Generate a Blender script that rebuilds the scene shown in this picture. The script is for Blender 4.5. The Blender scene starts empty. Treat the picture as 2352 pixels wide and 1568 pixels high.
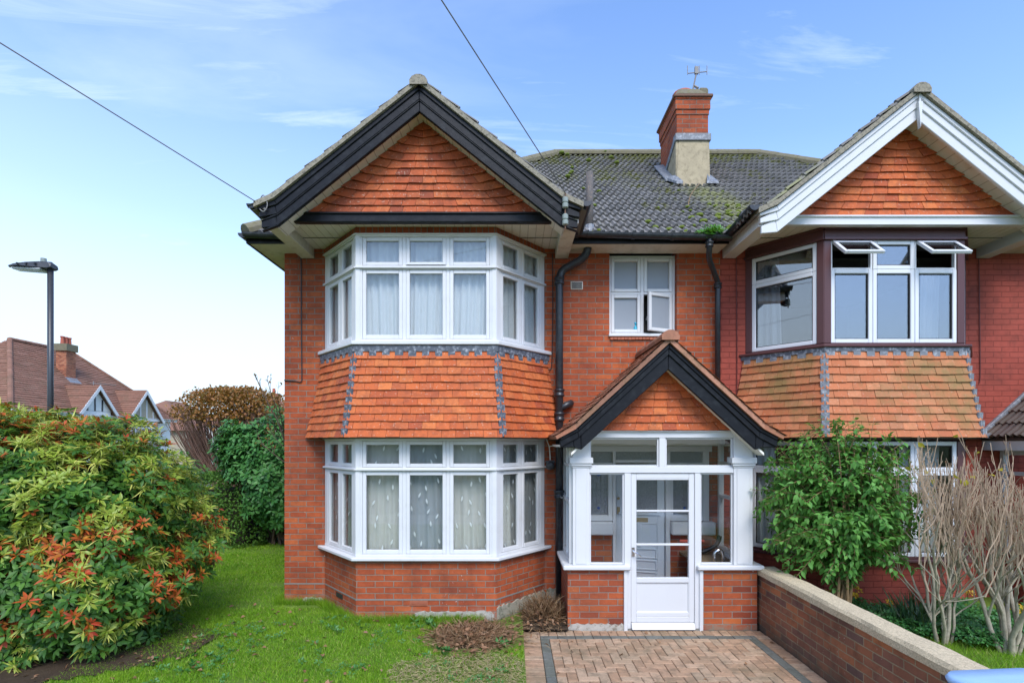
import bpy, bmesh, math, random
import numpy as np
from mathutils import Vector, noise
R = math.radians
rnd = random.Random(7)
npr = np.random.default_rng(11)
SC = bpy.context.scene
COL = SC.collection
# survey constants: metres per picture unit at a given distance from the main wall plane (y = 0)
F, CX, CY, EYE, CAMD = 1264.2, 1176.0, 1015.0, 2.3, 7.5
def at(px, py, y):
    z = CAMD + y
    return Vector(((px - CX) * z / F, y, EYE + (CY - py) * z / F))

# ------------------------------------------------------------------ scene graph helpers
def wloc(o):
    v = Vector((0, 0, 0))
    while o is not None:
        v = v + Vector(o.location); o = o.parent
    return v
def thing(name, label, cat, loc=(0, 0, 0), group=None):
    o = bpy.data.objects.new(name, None); COL.objects.link(o)
    o.location = loc; o.empty_display_size = .2
    o['label'] = label; o['category'] = cat
    if group: o['group'] = group
    return o
def tag(o, label, cat, group=None, kind=None):
    o['label'] = label; o['category'] = cat
    if group: o['group'] = group
    if kind: o['kind'] = kind
    return o
def struct(o, kind='structure'):
    o['kind'] = kind
    return o

def auto_uv(me):
    n = len(me.polygons)
    if n == 0: return
    uvl = me.uv_layers.new(name='UVMap')
    vco = np.empty(len(me.vertices) * 3); me.vertices.foreach_get('co', vco); vco = vco.reshape(-1, 3)
    nor = np.empty(n * 3); me.polygons.foreach_get('normal', nor); nor = nor.reshape(-1, 3)
    tot = np.empty(n, int); me.polygons.foreach_get('loop_total', tot)
    li = np.empty(len(me.loops), int); me.loops.foreach_get('vertex_index', li)
    pn = np.repeat(nor, tot, axis=0); co = vco[li]
    hor = np.abs(pn[:, 2]) > .75
    t = np.stack([-pn[:, 1], pn[:, 0]], 1); l = np.linalg.norm(t, axis=1); l[l < 1e-6] = 1; t = t / l[:, None]
    flip = np.where(np.abs(t[:, 0]) > .1, np.sign(t[:, 0]), np.sign(t[:, 1]))
    t = t * flip[:, None]
    u = np.where(hor, co[:, 0], co[:, 0] * t[:, 0] + co[:, 1] * t[:, 1])
    v = np.where(hor, co[:, 1], co[:, 2])
    uvl.data.foreach_set('uv', np.stack([u, v], 1).astype(np.float32).ravel())

class MB:
    def __init__(s): s.v = []; s.f = []; s.mi = []; s.c = 0
    def add(s, vs, fs):
        o = len(s.v); s.v.extend([(p[0], p[1], p[2]) for p in vs])
        for f in fs: s.f.append([i + o for i in f]); s.mi.append(s.c)
    def box(s, x0, x1, y0, y1, z0, z1):
        s.add([(x0,y0,z0),(x1,y0,z0),(x1,y1,z0),(x0,y1,z0),(x0,y0,z1),(x1,y0,z1),(x1,y1,z1),(x0,y1,z1)],
              [(0,3,2,1),(4,5,6,7),(0,1,5,4),(1,2,6,5),(2,3,7,6),(3,0,4,7)])
    def hexa(s, b, t):
        s.add(list(b) + list(t), [(3,2,1,0),(4,5,6,7),(0,1,5,4),(1,2,6,5),(2,3,7,6),(3,0,4,7)])
    def poly(s, pts): s.add(pts, [tuple(range(len(pts)))])
    def prism(s, pts, vec):
        n = len(pts); vec = Vector(vec)
        s.add([Vector(p) for p in pts] + [Vector(p) + vec for p in pts],
              [tuple(range(n))[::-1], tuple(range(n, 2*n))] + [(i, (i+1) % n, n + (i+1) % n, n + i) for i in range(n)])
    def strip(s, a, b, vec):
        # a, b: two matching polylines; extruded by vec
        for i in range(len(a) - 1): s.prism([a[i], a[i+1], b[i+1], b[i]], vec)
    def tube(s, path, r, n=8, r1=None, caps=True):
        P = [Vector(p) for p in path]; m = len(P)
        if m < 2: return
        vs = []; prev = None
        for i, p in enumerate(P):
            d = (P[min(i+1, m-1)] - P[max(i-1, 0)])
            d = d.normalized() if d.length > 1e-9 else Vector((0,0,1))
            if prev is None:
                up = Vector((0,0,1)) if abs(d.z) < .9 else Vector((1,0,0))
                a = d.cross(up).normalized()
            else:
                a = (prev - d * prev.dot(d)); a = a.normalized() if a.length > 1e-6 else prev
            prev = a; b = d.cross(a)
            rr = r[i] if isinstance(r, (list, tuple)) else (r if r1 is None else r + (r1 - r) * i / (m - 1))
            for k in range(n):
                t = 2 * math.pi * k / n
                vs.append(p + (a * math.cos(t) + b * math.sin(t)) * rr)
        fs = [(i*n + k, i*n + (k+1) % n, (i+1)*n + (k+1) % n, (i+1)*n + k) for i in range(m-1) for k in range(n)]
        if caps: fs += [tuple(range(n))[::-1], tuple(range((m-1)*n, m*n))]
        s.add(vs, fs)
    def lathe(s, c, prof, n=16):
        vs = []; m = len(prof)
        for r, z in prof:
            for k in range(n):
                t = 2*math.pi*k/n; vs.append((c[0] + r*math.cos(t), c[1] + r*math.sin(t), c[2] + z))
        s.add(vs, [(i*n+k, i*n+(k+1) % n, (i+1)*n+(k+1) % n, (i+1)*n+k) for i in range(m-1) for k in range(n)]
              + [tuple(range(n))[::-1], tuple(range((m-1)*n, m*n))])
    def ball(s, c, rx, ry, rz, nu=10, nv=7):
        prof = []
        vs = []
        for i in range(nv + 1):
            ph = -math.pi/2 + math.pi * i / nv
            for k in range(nu):
                t = 2*math.pi*k/nu
                vs.append((c[0] + rx*math.cos(ph)*math.cos(t), c[1] + ry*math.cos(ph)*math.sin(t), c[2] + rz*math.sin(ph)))
        s.add(vs, [(i*nu+k, i*nu+(k+1) % nu, (i+1)*nu+(k+1) % nu, (i+1)*nu+k) for i in range(nv) for k in range(nu)])
    def build(s, name, mats, parent=None, smooth=False, bevel=0, segs=1, uv=True, recalc=True):
        off = wloc(parent) if parent is not None else Vector((0,0,0))
        me = bpy.data.meshes.new(name)
        me.from_pydata([(a-off.x, b-off.y, c-off.z) for a, b, c in s.v] if parent is not None else s.v, [], s.f)
        if not isinstance(mats, (list, tuple)): mats = [mats]
        for m in mats: me.materials.append(m)
        if len(mats) > 1: me.polygons.foreach_set('material_index', s.mi)
        if recalc:
            b = bmesh.new(); b.from_mesh(me); bmesh.ops.recalc_face_normals(b, faces=b.faces); b.to_mesh(me); b.free()
        if uv: auto_uv(me)
        if smooth: me.polygons.foreach_set('use_smooth', [True] * len(me.polygons))
        me.update()
        o = bpy.data.objects.new(name, me); COL.objects.link(o)
        if parent is not None: o.parent = parent
        if bevel:
            bv = o.modifiers.new('Bevel', 'BEVEL'); bv.width = bevel; bv.segments = segs; bv.limit_method = 'ANGLE'; bv.angle_limit = R(40)
        return o

def fast_mesh(name, V, T, mat, parent=None, smooth=False):
    """triangle mesh straight from numpy arrays"""
    off = wloc(parent) if parent is not None else Vector((0,0,0))
    V = np.asarray(V, np.float32) - np.array(off, np.float32); T = np.asarray(T, np.int32)
    me = bpy.data.meshes.new(name)
    me.vertices.add(len(V)); me.vertices.foreach_set('co', V.ravel())
    me.loops.add(T.size); me.loops.foreach_set('vertex_index', T.ravel())
    me.polygons.add(len(T)); me.polygons.foreach_set('loop_start', np.arange(0, T.size, 3, dtype=np.int32))
    me.update(calc_edges=True)
    if smooth: me.polygons.foreach_set('use_smooth', np.ones(len(T), bool))
    me.materials.append(mat); me.validate()
    o = bpy.data.objects.new(name, me); COL.objects.link(o)
    if parent is not None: o.parent = parent
    return o
def unit(a): return a / np.maximum(np.linalg.norm(a, axis=1, keepdims=True), 1e-9)
def leaf_arrays(B, D, N, L, W, fold=.18, droop=.12):
    """folded, slightly drooping leaves: 6 vertices and 6 triangles each"""
    D = unit(D); S = unit(np.cross(D, N)); U = unit(np.cross(S, D))
    L = np.broadcast_to(np.asarray(L, float), (len(B),))[:, None]; W = np.broadcast_to(np.asarray(W, float), (len(B),))[:, None]
    m1 = B + D * L * .45 + U * L * .02
    t = B + D * L - U * L * droop
    l1 = B + D * L * .40 + S * W * .5 + U * W * fold; r1 = B + D * L * .40 - S * W * .5 + U * W * fold
    l2 = B + D * L * .72 + S * W * .36 + U * (W * fold * .7 - L * droop * .4); r2 = B + D * L * .72 - S * W * .36 + U * (W * fold * .7 - L * droop * .4)
    m2 = B + D * L * .74 - U * L * droop * .45
    V = np.stack([B, m1, m2, t, l1, r1, l2, r2], 1).reshape(-1, 3)
    t0 = np.array([[0,1,4],[0,5,1],[1,2,6],[1,6,4],[1,5,7],[1,7,2],[2,3,6],[2,7,3]])
    T = (t0[None] + (np.arange(len(B)) * 8)[:, None, None]).reshape(-1, 3)
    return V, T
def leaves(name, B, D, N, L, W, mat, parent=None, **k):
    V, T = leaf_arrays(B, D, N, L, W, **k)
    return fast_mesh(name, V, T, mat, parent)
def whorl_arrays(C, A, n, spread=(.1, .7)):
    """n leaves around each axis A at centres C -> base, direction, normal"""
    A = unit(A); ref = np.where(np.abs(A[:, 2:3]) < .9, np.array([[0, 0, 1.]]), np.array([[1., 0, 0]]))
    X = unit(np.cross(A, ref)); Y = np.cross(A, X)
    ph = (np.arange(n)[None] * 2 * math.pi / n * 1.0 + npr.uniform(0, 6.28, (len(C), 1)) + npr.normal(0, .18, (len(C), n)))
    el = npr.uniform(spread[0], spread[1], (len(C), n))
    rad = X[:, None] * np.cos(ph)[..., None] + Y[:, None] * np.sin(ph)[..., None]
    D = rad * np.cos(el)[..., None] + A[:, None] * np.sin(el)[..., None]
    N = A[:, None] * np.cos(el)[..., None] - rad * np.sin(el)[..., None]
    B = C[:, None] + D * .012
    return B.reshape(-1, 3), D.reshape(-1, 3), N.reshape(-1, 3)
def noise3(P, sc, seed=0):
    return np.array([noise.noise(Vector((p[0]*sc + seed, p[1]*sc, p[2]*sc))) for p in P])
def blob(n, c, r, p=2.5, lump=.14, shell=(.8, 1.0), zmin=None, lsc=2.2, seed=0):
    """points near the surface of a lumpy superellipsoid, with outward directions"""
    d = unit(npr.normal(size=(n, 3)))
    rr = (np.abs(d[:, 0]/r[0])**p + np.abs(d[:, 1]/r[1])**p + np.abs(d[:, 2]/r[2])**p) ** (-1/p)
    rr = rr * (1 + lump * noise3(d, lsc, seed) + lump * .5 * noise3(d, lsc*2.3, seed+9))
    s = npr.uniform(shell[0], shell[1], n)
    P = np.array(c)[None] + d * (rr * s)[:, None]
    nrm = unit(np.sign(d) * np.abs(d / np.array(r)) ** (p-1) / np.array(r))
    if zmin is not None:
        k = P[:, 2] > zmin; P, nrm, s = P[k], nrm[k], s[k]
    return P, nrm, s
def rvec(n, s=1.0): return npr.normal(0, s, (n, 3))

# ------------------------------------------------------------------ material helpers
class NT:
    def __init__(s, name):
        s.m = bpy.data.materials.new(name); s.m.use_nodes = True; s.t = s.m.node_tree
        s.t.nodes.clear(); s.out = s.n('ShaderNodeOutputMaterial')
    def n(s, ty, **k):
        o = s.t.nodes.new(ty)
        for a, b in k.items():
            if a.startswith('i_'):
                key = a[2:].replace('_', ' ')
                o.inputs[key].default_value = b
            else: setattr(o, a, b)
        return o
    def l(s, a, b): s.t.links.new(a, b)
    def ramp(s, fac, stops, interp='LINEAR'):
        r = s.n('ShaderNodeValToRGB'); r.color_ramp.interpolation = interp
        e = r.color_ramp.elements
        while len(e) < len(stops): e.new(.5)
        for i, (p, c) in enumerate(stops):
            e[i].position = p; e[i].color = (c[0], c[1], c[2], 1) if not isinstance(c, (int, float)) else (c, c, c, 1)
        s.l(fac, r.inputs[0]); return r.outputs[0]
    def noise(s, vec, scale, detail=4, rough=.55):
        q = s.n('ShaderNodeTexNoise'); q.inputs['Scale'].default_value = scale; q.inputs['Detail'].default_value = detail; q.inputs['Roughness'].default_value = rough
        if vec is not None: s.l(vec, q.inputs['Vector'])
        return q.outputs['Fac']
    def mix(s, fac, a, b, mode='MIX'):
        q = s.n('ShaderNodeMix', data_type='RGBA', blend_type=mode)
        for v, i in ((fac, 0), (a, 6), (b, 7)):
            if isinstance(v, (int, float)): q.inputs[i].default_value = v if i == 0 else (v, v, v, 1)
            elif isinstance(v, tuple): q.inputs[i].default_value = (v[0], v[1], v[2], 1)
            else: s.l(v, q.inputs[i])
        return q.outputs[2]
    def math(s, op, a, b=0.0, clamp=False):
        q = s.n('ShaderNodeMath', operation=op, use_clamp=clamp)
        for i, v in enumerate((a, b)):
            if isinstance(v, (int, float)): q.inputs[i].default_value = v
            else: s.l(v, q.inputs[i])
        return q.outputs[0]
    def obj(s):
        g = s.n('ShaderNodeNewGeometry'); return g.outputs['Position']
    def island(s): return s.n('ShaderNodeNewGeometry').outputs['Random Per Island']
    def bump(s, h, strength=.4, dist=.01):
        b = s.n('ShaderNodeBump'); b.inputs['Strength'].default_value = strength; b.inputs['Distance'].default_value = dist
        s.l(h, b.inputs['Height']); return b.outputs[0]
    def pbr(s, col, rough=.6, normal=None, metal=0.0, spec=.5, **k):
        p = s.n('ShaderNodeBsdfPrincipled')
        if isinstance(col, tuple): p.inputs['Base Color'].default_value = (*col, 1)
        else: s.l(col, p.inputs['Base Color'])
        if isinstance(rough, (int, float)): p.inputs['Roughness'].default_value = rough
        else: s.l(rough, p.inputs['Roughness'])
        p.inputs['Metallic'].default_value = metal; p.inputs['Specular IOR Level'].default_value = spec
        if normal is not None: s.l(normal, p.inputs['Normal'])
        s.l(p.outputs[0], s.out.inputs[0]); return p

def m_plain(name, col, rough=.5, var=.12, scale=6, bump=.15, metal=0, spec=.5, dirt=None, dirtamt=.5, bscale=60):
    t = NT(name); P = t.obj()
    n1 = t.noise(P, scale, 5); n2 = t.noise(P, bscale, 3)
    c = t.mix(n1, tuple(x*(1-var) for x in col), tuple(min(1, x*(1+var)) for x in col))
    if dirt:
        d = t.ramp(t.noise(P, scale*1.7, 6, .65), [(.5, 0), (.72, dirtamt)])
        c = t.mix(d, c, dirt)
    rr = t.math('ADD', t.math('MULTIPLY', n1, .15), rough - .07)
    t.pbr(c, rr, t.bump(n2, bump, .004), metal, spec)
    return t.m

def m_brick(name, cols, mortar, bw=.225, bh=.075, ms=.006, stain=(.03,.02,.015), stain_amt=.35, white=0.0, bump=.6, sat_noise=.25, low_moss=None):
    t = NT(name); P = t.obj(); uv = t.n('ShaderNodeTexCoord').outputs['UV']
    nv = t.n('ShaderNodeTexNoise'); nv.inputs['Scale'].default_value = 9; nv.inputs['Detail'].default_value = 2; t.l(uv, nv.inputs['Vector'])
    sub = t.n('ShaderNodeVectorMath', operation='SUBTRACT'); t.l(nv.outputs['Color'], sub.inputs[0]); sub.inputs[1].default_value = (.5, .5, .5)
    scl = t.n('ShaderNodeVectorMath', operation='SCALE'); t.l(sub.outputs[0], scl.inputs[0]); scl.inputs['Scale'].default_value = .012
    addv = t.n('ShaderNodeVectorMath', operation='ADD'); t.l(uv, addv.inputs[0]); t.l(scl.outputs[0], addv.inputs[1])
    b = t.n('ShaderNodeTexBrick'); t.l(addv.outputs[0], b.inputs['Vector'])
    b.inputs['Color1'].default_value = (0,0,0,1); b.inputs['Color2'].default_value = (1,1,1,1); b.inputs['Mortar'].default_value = (.5,.5,.5,1)
    for k, v in (('Scale', 1), ('Mortar Size', ms), ('Mortar Smooth', .25), ('Bias', 0), ('Brick Width', bw), ('Row Height', bh)): b.inputs[k].default_value = v
    c = t.ramp(b.outputs['Color'], [(i/(len(cols)-1), x) for i, x in enumerate(cols)])
    n1 = t.noise(P, 14, 5, .6); n2 = t.noise(P, 1.3, 4)
    c = t.mix(t.math('MULTIPLY', t.ramp(n1, [(.35, 0), (.75, 1)]), sat_noise), c, tuple(x*.45 for x in cols[0]))
    m = t.mix(n1, tuple(x*.65 for x in mortar), mortar)
    c = t.mix(b.outputs['Fac'], c, m)
    c = t.mix(t.ramp(n2, [(.43, 0), (.66, stain_amt)]), c, stain); c = t.mix(t.ramp(t.noise(P, 5.5, 5, .7), [(.5, 0), (.68, stain_amt*.8)]), c, stain)
    n3 = t.noise(P, 45, 4, .7)
    c = t.mix(t.ramp(n3, [(.6, 0), (.8, .25)]), c, stain)
    if white:
        w = t.math('MULTIPLY', t.ramp(t.noise(P, 30, 3), [(.66, 0), (.72, 1)]), t.ramp(t.noise(P, 2.1, 3), [(.5, 0), (.7, white)]))
        c = t.mix(w, c, (.62, .58, .53))
    if low_moss:
        z = t.n('ShaderNodeSeparateXYZ'); t.l(P, z.inputs[0])
        zz = t.math('ADD', z.outputs[2], t.math('MULTIPLY', t.math('SUBTRACT', t.noise(P, 5, 5, .65), .5), .5))
        c = t.mix(t.ramp(zz, [(low_moss[0], .85), (low_moss[1], 0)]), c, low_moss[2])
    h = t.math('ADD', t.math('MULTIPLY', t.math('SUBTRACT', 1, b.outputs['Fac']), 1), t.math('MULTIPLY', n3, .35))
    t.pbr(c, .85, t.bump(h, bump, .008), spec=.3)
    return t.m

def m_tiles(name, cols, streak=(.12,.05,.03), amt=.5, moss=None, moss_amt=.6, rough=.75, spec=.35, pale=0.0):
    t = NT(name); P = t.obj(); r = t.island()
    c = t.ramp(r, [(i/(len(cols)-1), x) for i, x in enumerate(cols)])
    n1 = t.noise(P, 10, 6, .65); n2 = t.noise(P, 55, 4, .7)
    c = t.mix(t.ramp(n1, [(.45, 0), (.75, amt)]), c, streak)
    c = t.mix(t.ramp(n2, [(.5, 0), (.8, amt*.6)]), c, streak)
    if pale: c = t.mix(t.math('MULTIPLY', t.ramp(t.noise(P, 38, 3), [(.62, 0), (.7, 1)]), pale), c, (.6, .4, .3))
    if moss:
        c = t.mix(t.ramp(t.noise(P, 1.6, 6, .7), [(.48, 0), (.68, moss_amt)]), c, moss)
    t.pbr(c, rough, t.bump(n2, .35, .006), spec=spec)
    return t.m

def m_leaf(name, cols, trans=.25, rough=.4, spec=.5):
    t = NT(name); r = t.island(); P = t.obj()
    c = t.ramp(r, [(i/(len(cols)-1), x) for i, x in enumerate(cols)])
    c = t.mix(t.math('MULTIPLY', t.noise(P, 25, 3), .5), c, tuple(x*.6 for x in cols[0]))
    p = t.pbr(c, rough, spec=spec)
    if trans:
        tr = t.n('ShaderNodeBsdfTranslucent'); c2 = t.mix(.4, c, (.25, .35, .03), 'MIX'); t.l(c2, tr.inputs[0])
        mx = t.n('ShaderNodeMixShader'); mx.inputs[0].default_value = trans
        t.l(p.outputs[0], mx.inputs[1]); t.l(tr.outputs[0], mx.inputs[2]); t.l(mx.outputs[0], t.out.inputs[0])
    return t.m

def m_glass(name, tint=(.93,.95,.95), refl=1.0, rough=0.0):
    t = NT(name)
    lw = t.n('ShaderNodeLayerWeight'); lw.inputs[0].default_value = .5
    f = t.math('ADD', .042 * refl, t.math('MULTIPLY', t.math('POWER', lw.outputs['Facing'], 5.0), .8), True)
    tr = t.n('ShaderNodeBsdfTransparent'); tr.inputs[0].default_value = (*tint, 1)
    gl = t.n('ShaderNodeBsdfGlossy'); gl.inputs['Roughness'].default_value = rough
    P = t.obj(); bp = t.bump(t.noise(P, 3, 2), .02, .02); t.l(bp, gl.inputs['Normal'])
    mx = t.n('ShaderNodeMixShader'); t.l(f, mx.inputs[0]); t.l(tr.outputs[0], mx.inputs[1]); t.l(gl.outputs[0], mx.inputs[2])
    t.l(mx.outputs[0], t.out.inputs[0]); return t.m

def m_cloth(name, col, trans=.35, alpha=1.0):
    t = NT(name); P = t.obj()
    d = t.n('ShaderNodeBsdfDiffuse'); t.l(t.mix(t.noise(P, 8, 4), tuple(x*.9 for x in col), col), d.inputs[0])
    tr = t.n('ShaderNodeBsdfTranslucent'); tr.inputs[0].default_value = (*col, 1)
    mx = t.n('ShaderNodeMixShader'); mx.inputs[0].default_value = trans; t.l(d.outputs[0], mx.inputs[1]); t.l(tr.outputs[0], mx.inputs[2])
    o = mx.outputs[0]
    if alpha < 1:
        tp = t.n('ShaderNodeBsdfTransparent'); m2 = t.n('ShaderNodeMixShader'); m2.inputs[0].default_value = alpha
        t.l(tp.outputs[0], m2.inputs[1]); t.l(o, m2.inputs[2]); o = m2.outputs[0]
    t.l(o, t.out.inputs[0]); return t.m
# ------------------------------------------------------------------ materials
MOSS_D = (.05, .06, .02)
M = {}
M['brick'] = m_brick('orange_brick', [(.33,.068,.026),(.43,.088,.029),(.48,.105,.033),(.38,.072,.026),(.53,.13,.04)], (.29,.24,.19), white=.8, stain_amt=.5, stain=(.11,.035,.022), bump=.9, sat_noise=.45, low_moss=(.06,.24,(.30,.22,.17)))
M['porch_brick'] = m_brick('porch_brick', [(.24,.05,.025),(.44,.092,.03),(.52,.14,.04),(.33,.065,.03),(.47,.105,.034)], (.30,.26,.22), white=.8, stain_amt=.4, stain=(.12,.04,.025), low_moss=(.02,.16,(.2,.2,.15)))
M['wall_brick'] = m_brick('brown_garden_brick', [(.15,.075,.06),(.34,.12,.055),(.23,.10,.065),(.43,.15,.06),(.13,.08,.07),(.30,.10,.05)], (.36,.28,.17), bw=.235, stain_amt=.45, bump=.8, white=.8, low_moss=(.05,.3,(.08,.065,.045)))
M['red_brick'] = m_brick('red_painted_brick', [(.35,.07,.046),(.39,.08,.053)], (.29,.058,.039), ms=.005, stain_amt=.3, bump=1.0, sat_noise=.3)
M['soldier'] = m_brick('soldier_brick', [(.26,.055,.03),(.40,.10,.04),(.33,.075,.03)], (.25,.2,.16), bw=.075, bh=.4)
M['far_brick'] = m_brick('chimney_brick', [(.25,.07,.04),(.42,.13,.06),(.5,.2,.1)], (.35,.28,.22), bump=.3)
M['tile'] = m_tiles('orange_clay_tile', [(.42,.085,.024),(.55,.125,.032),(.49,.105,.028),(.60,.165,.045),(.37,.068,.024)], streak=(.17,.05,.028), amt=.65, pale=.5)
M['tile_gable'] = m_tiles('gable_clay_tile', [(.36,.072,.023),(.48,.105,.03),(.42,.085,.026),(.52,.13,.038),(.26,.052,.022)], streak=(.10,.035,.02), amt=.7, pale=.5)
M['tile_moss'] = m_tiles('weathered_clay_tile', [(.40,.12,.05),(.5,.16,.065),(.44,.13,.05),(.55,.2,.09),(.38,.15,.07)], streak=(.2,.1,.04), amt=.45, moss=(.22,.145,.05), moss_amt=.9, pale=.4)
M['tile_porch'] = m_tiles('porch_clay_tile', [(.28,.12,.075),(.40,.165,.10),(.34,.13,.07),(.45,.22,.14),(.24,.11,.07)], streak=(.08,.05,.035), amt=.5, moss=(.12,.11,.04), moss_amt=.5)
M['tile_far'] = m_tiles('far_clay_tile', [(.20,.10,.065),(.27,.13,.085),(.23,.11,.07),(.30,.155,.105)], streak=(.08,.045,.035), amt=.4, moss=(.11,.09,.05), moss_amt=.35)
def m_roof():
    t = NT('mossy_concrete_tile'); P = t.obj(); r = t.island()
    c = t.ramp(r, [(0, (.13,.125,.118)), (.5, (.20,.19,.18)), (1, (.16,.15,.14))])
    n2 = t.noise(P, 40, 5, .7); n1 = t.noise(P, 7, 6, .7); n0 = t.noise(P, .9, 4)
    c = t.mix(t.ramp(n2, [(.5, 0), (.8, .6)]), c, (.17,.16,.145))
    z = t.n('ShaderNodeSeparateXYZ'); t.l(P, z.inputs[0])
    hi = t.ramp(t.math('MULTIPLY', t.math('SUBTRACT', z.outputs[2], 5.0), .31), [(0, 0), (.75, .05), (1, .16)])
    mk = t.math('ADD', t.math('ADD', t.math('MULTIPLY', n1, .65), t.math('MULTIPLY', n0, .35)), hi)
    c = t.mix(t.ramp(mk, [(.565, 0), (.645, .9)]), c, (.13,.13,.025))
    c = t.mix(t.ramp(t.noise(P, 16, 3), [(.68, 0), (.73, .8)]), c, (.20,.19,.10))
    # pale run-off stain below the chimney on the tiles (a lasting lichen stain)
    dx = t.math('SUBTRACT', z.outputs[0], t.math('ADD', 3.05, t.math('MULTIPLY', t.math('SUBTRACT', 6.4, z.outputs[2]), .16)))
    near = t.math('MULTIPLY', t.ramp(t.math('ABSOLUTE', dx), [(.12, 1), (.42, 0)]), t.ramp(z.outputs[2], [(0, 1), (1, 1)]))
    zz = t.math('MULTIPLY', z.outputs[2], .1)
    near = t.math('MULTIPLY', near, t.ramp(zz, [(.50, .7), (.63, 1), (.655, 0)]))
    c = t.mix(t.math('MULTIPLY', near, t.ramp(t.noise(P, 6, 5), [(.38, 0), (.52, .9)])), c, (.27,.27,.12))
    t.pbr(c, .9, t.bump(n2, .5, .01), spec=.25); return t.m
M['roof'] = m_roof()
M['verge'] = m_plain('lichen_verge_mortar', (.27,.24,.18), .95, .35, 25, .7, dirt=(.05,.05,.045), dirtamt=.95)
M['white'] = m_plain('white_joinery_paint', (.63,.63,.64), .35, .03, 3, .05, dirt=(.42,.40,.34), dirtamt=.22)
M['whitewood'] = m_plain('white_gloss_wood', (.62,.62,.625), .4, .03, 4, .12, dirt=(.5,.48,.44), dirtamt=.1)
M['cream'] = m_plain('weathered_cream_paint', (.62,.57,.50), .6, .08, 5, .2, dirt=(.32,.26,.2), dirtamt=.6)
def m_boards():
    t = NT('cream_soffit_boards'); P = t.obj()
    s = t.n('ShaderNodeSeparateXYZ'); t.l(P, s.inputs[0])
    f = t.math('FRACT', t.math('MULTIPLY', s.outputs[0], 10.0))
    g = t.ramp(f, [(0, .0), (.05, 1), (.95, 1), (1, 0)])
    c = t.mix(t.noise(P, 5, 5), (.62,.57,.5), (.7,.66,.6)); c = t.mix(t.ramp(t.noise(P, 6, 6, .7), [(.55, 0), (.75, .5)]), c, (.36,.29,.22))
    c = t.mix(g, (.3,.25,.2), c)
    t.pbr(c, .6, t.bump(g, .6, .006)); return t.m
M['boards'] = m_boards()
M['black'] = m_plain('black_gloss_paint', (.007,.0075,.010), .42, .2, 7, .25, spec=.22, dirt=(.05,.055,.06), dirtamt=.3, bscale=25)
M['blackpipe'] = m_plain('black_pipe_paint', (.018,.02,.025), .35, .2, 8, .3, dirt=(.06,.065,.07), dirtamt=.6)
M['lead'] = m_plain('weathered_lead', (.16,.17,.19), .55, .3, 12, .5, dirt=(.45,.47,.5), dirtamt=.9, bscale=30)
M['leaddark'] = m_plain('dark_lead', (.075,.085,.105), .5, .4, 14, .5, dirt=(.48,.5,.54), dirtamt=.8, bscale=30)  # pale blotches: weathering, plus white highlights put into the colour
M['maroon'] = m_plain('maroon_paint', (.085,.028,.028), .4, .1, 5, .1)
M['alu'] = m_plain('pale_window_frame', (.66,.67,.70), .35, .04, 4, .05)
M['gasket'] = m_plain('black_rubber', (.02,.02,.022), .5, .1, 5, .05)
M['render'] = m_plain('pebble_render', (.40,.33,.215), .95, .3, 7, .8, dirt=(.17,.14,.08), dirtamt=.75)
M['coping'] = m_plain('exposed_aggregate_coping', (.54,.44,.29), .95, .6, 60, 1.0, dirt=(.12,.11,.08), dirtamt=.75, bscale=90)
M['footing'] = m_plain('whitened_mortar_footing', (.40,.37,.32), .95, .35, 12, .8, dirt=(.13,.10,.06), dirtamt=.95)
M['mossfoot'] = m_plain('mossy_footing', (.30,.27,.21), .95, .3, 7, .7, dirt=(.035,.05,.015), dirtamt=.95)
M['dpc'] = m_plain('grey_mortar_course', (.20,.19,.17), .9, .2, 20, .4)
M['terracotta'] = m_plain('terracotta', (.36,.11,.055), .8, .25, 20, .4)
M['potred'] = m_plain('red_chimney_pot', (.38,.10,.06), .8, .2, 10, .3)
M['capmoss'] = m_plain('mossy_cap_mortar', (.17,.15,.10), .95, .35, 12, .8, dirt=(.14,.13,.03), dirtamt=.8)
M['steel'] = m_plain('galvanised_steel', (.22,.21,.2), .6, .3, 20, .2)
M['rust'] = m_plain('rusty_iron', (.15,.08,.05), .8, .3, 20, .4)
M['chrome'] = m_plain('chrome', (.75,.75,.77), .15, .05, 20, .02, metal=1)
M['brass'] = m_plain('dull_brass', (.35,.26,.13), .4, .1, 20, .1, metal=.8)
M['glass'] = m_glass('window_glass')
M['glass_up'] = m_glass('sky_facing_window_glass', refl=2.0)
M['glass_porch'] = m_glass('old_porch_glass', (.97,.98,.98), refl=.9)
M['sheer'] = m_cloth('white_net_curtain', (.88,.89,.9), .3)
M['sheer_thin'] = m_cloth('thin_net_curtain', (.84,.83,.80), .35, .42)
M['motif'] = m_cloth('woven_leaf_motif', (.80,.80,.79), .3)
M['drape'] = m_cloth('cream_lined_curtain', (.80,.76,.67), .15)
M['drape_blue'] = m_cloth('blue_grey_curtain', (.27,.32,.38), .1)
M['drape_red'] = m_cloth('dark_red_curtain', (.14,.02,.02), .1)
def m_frost():
    t = NT('frosted_bathroom_glass'); P = t.obj(); v = t.n('ShaderNodeTexVoronoi'); v.inputs['Scale'].default_value = 220; t.l(P, v.inputs['Vector'])
    c = t.mix(t.noise(P, 1.7, 3), (.22,.24,.27), (.30,.32,.35))
    p = t.pbr(c, .28, t.bump(v.outputs[0], .35, .003), spec=.6); return t.m
M['frost'] = m_frost()
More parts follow.
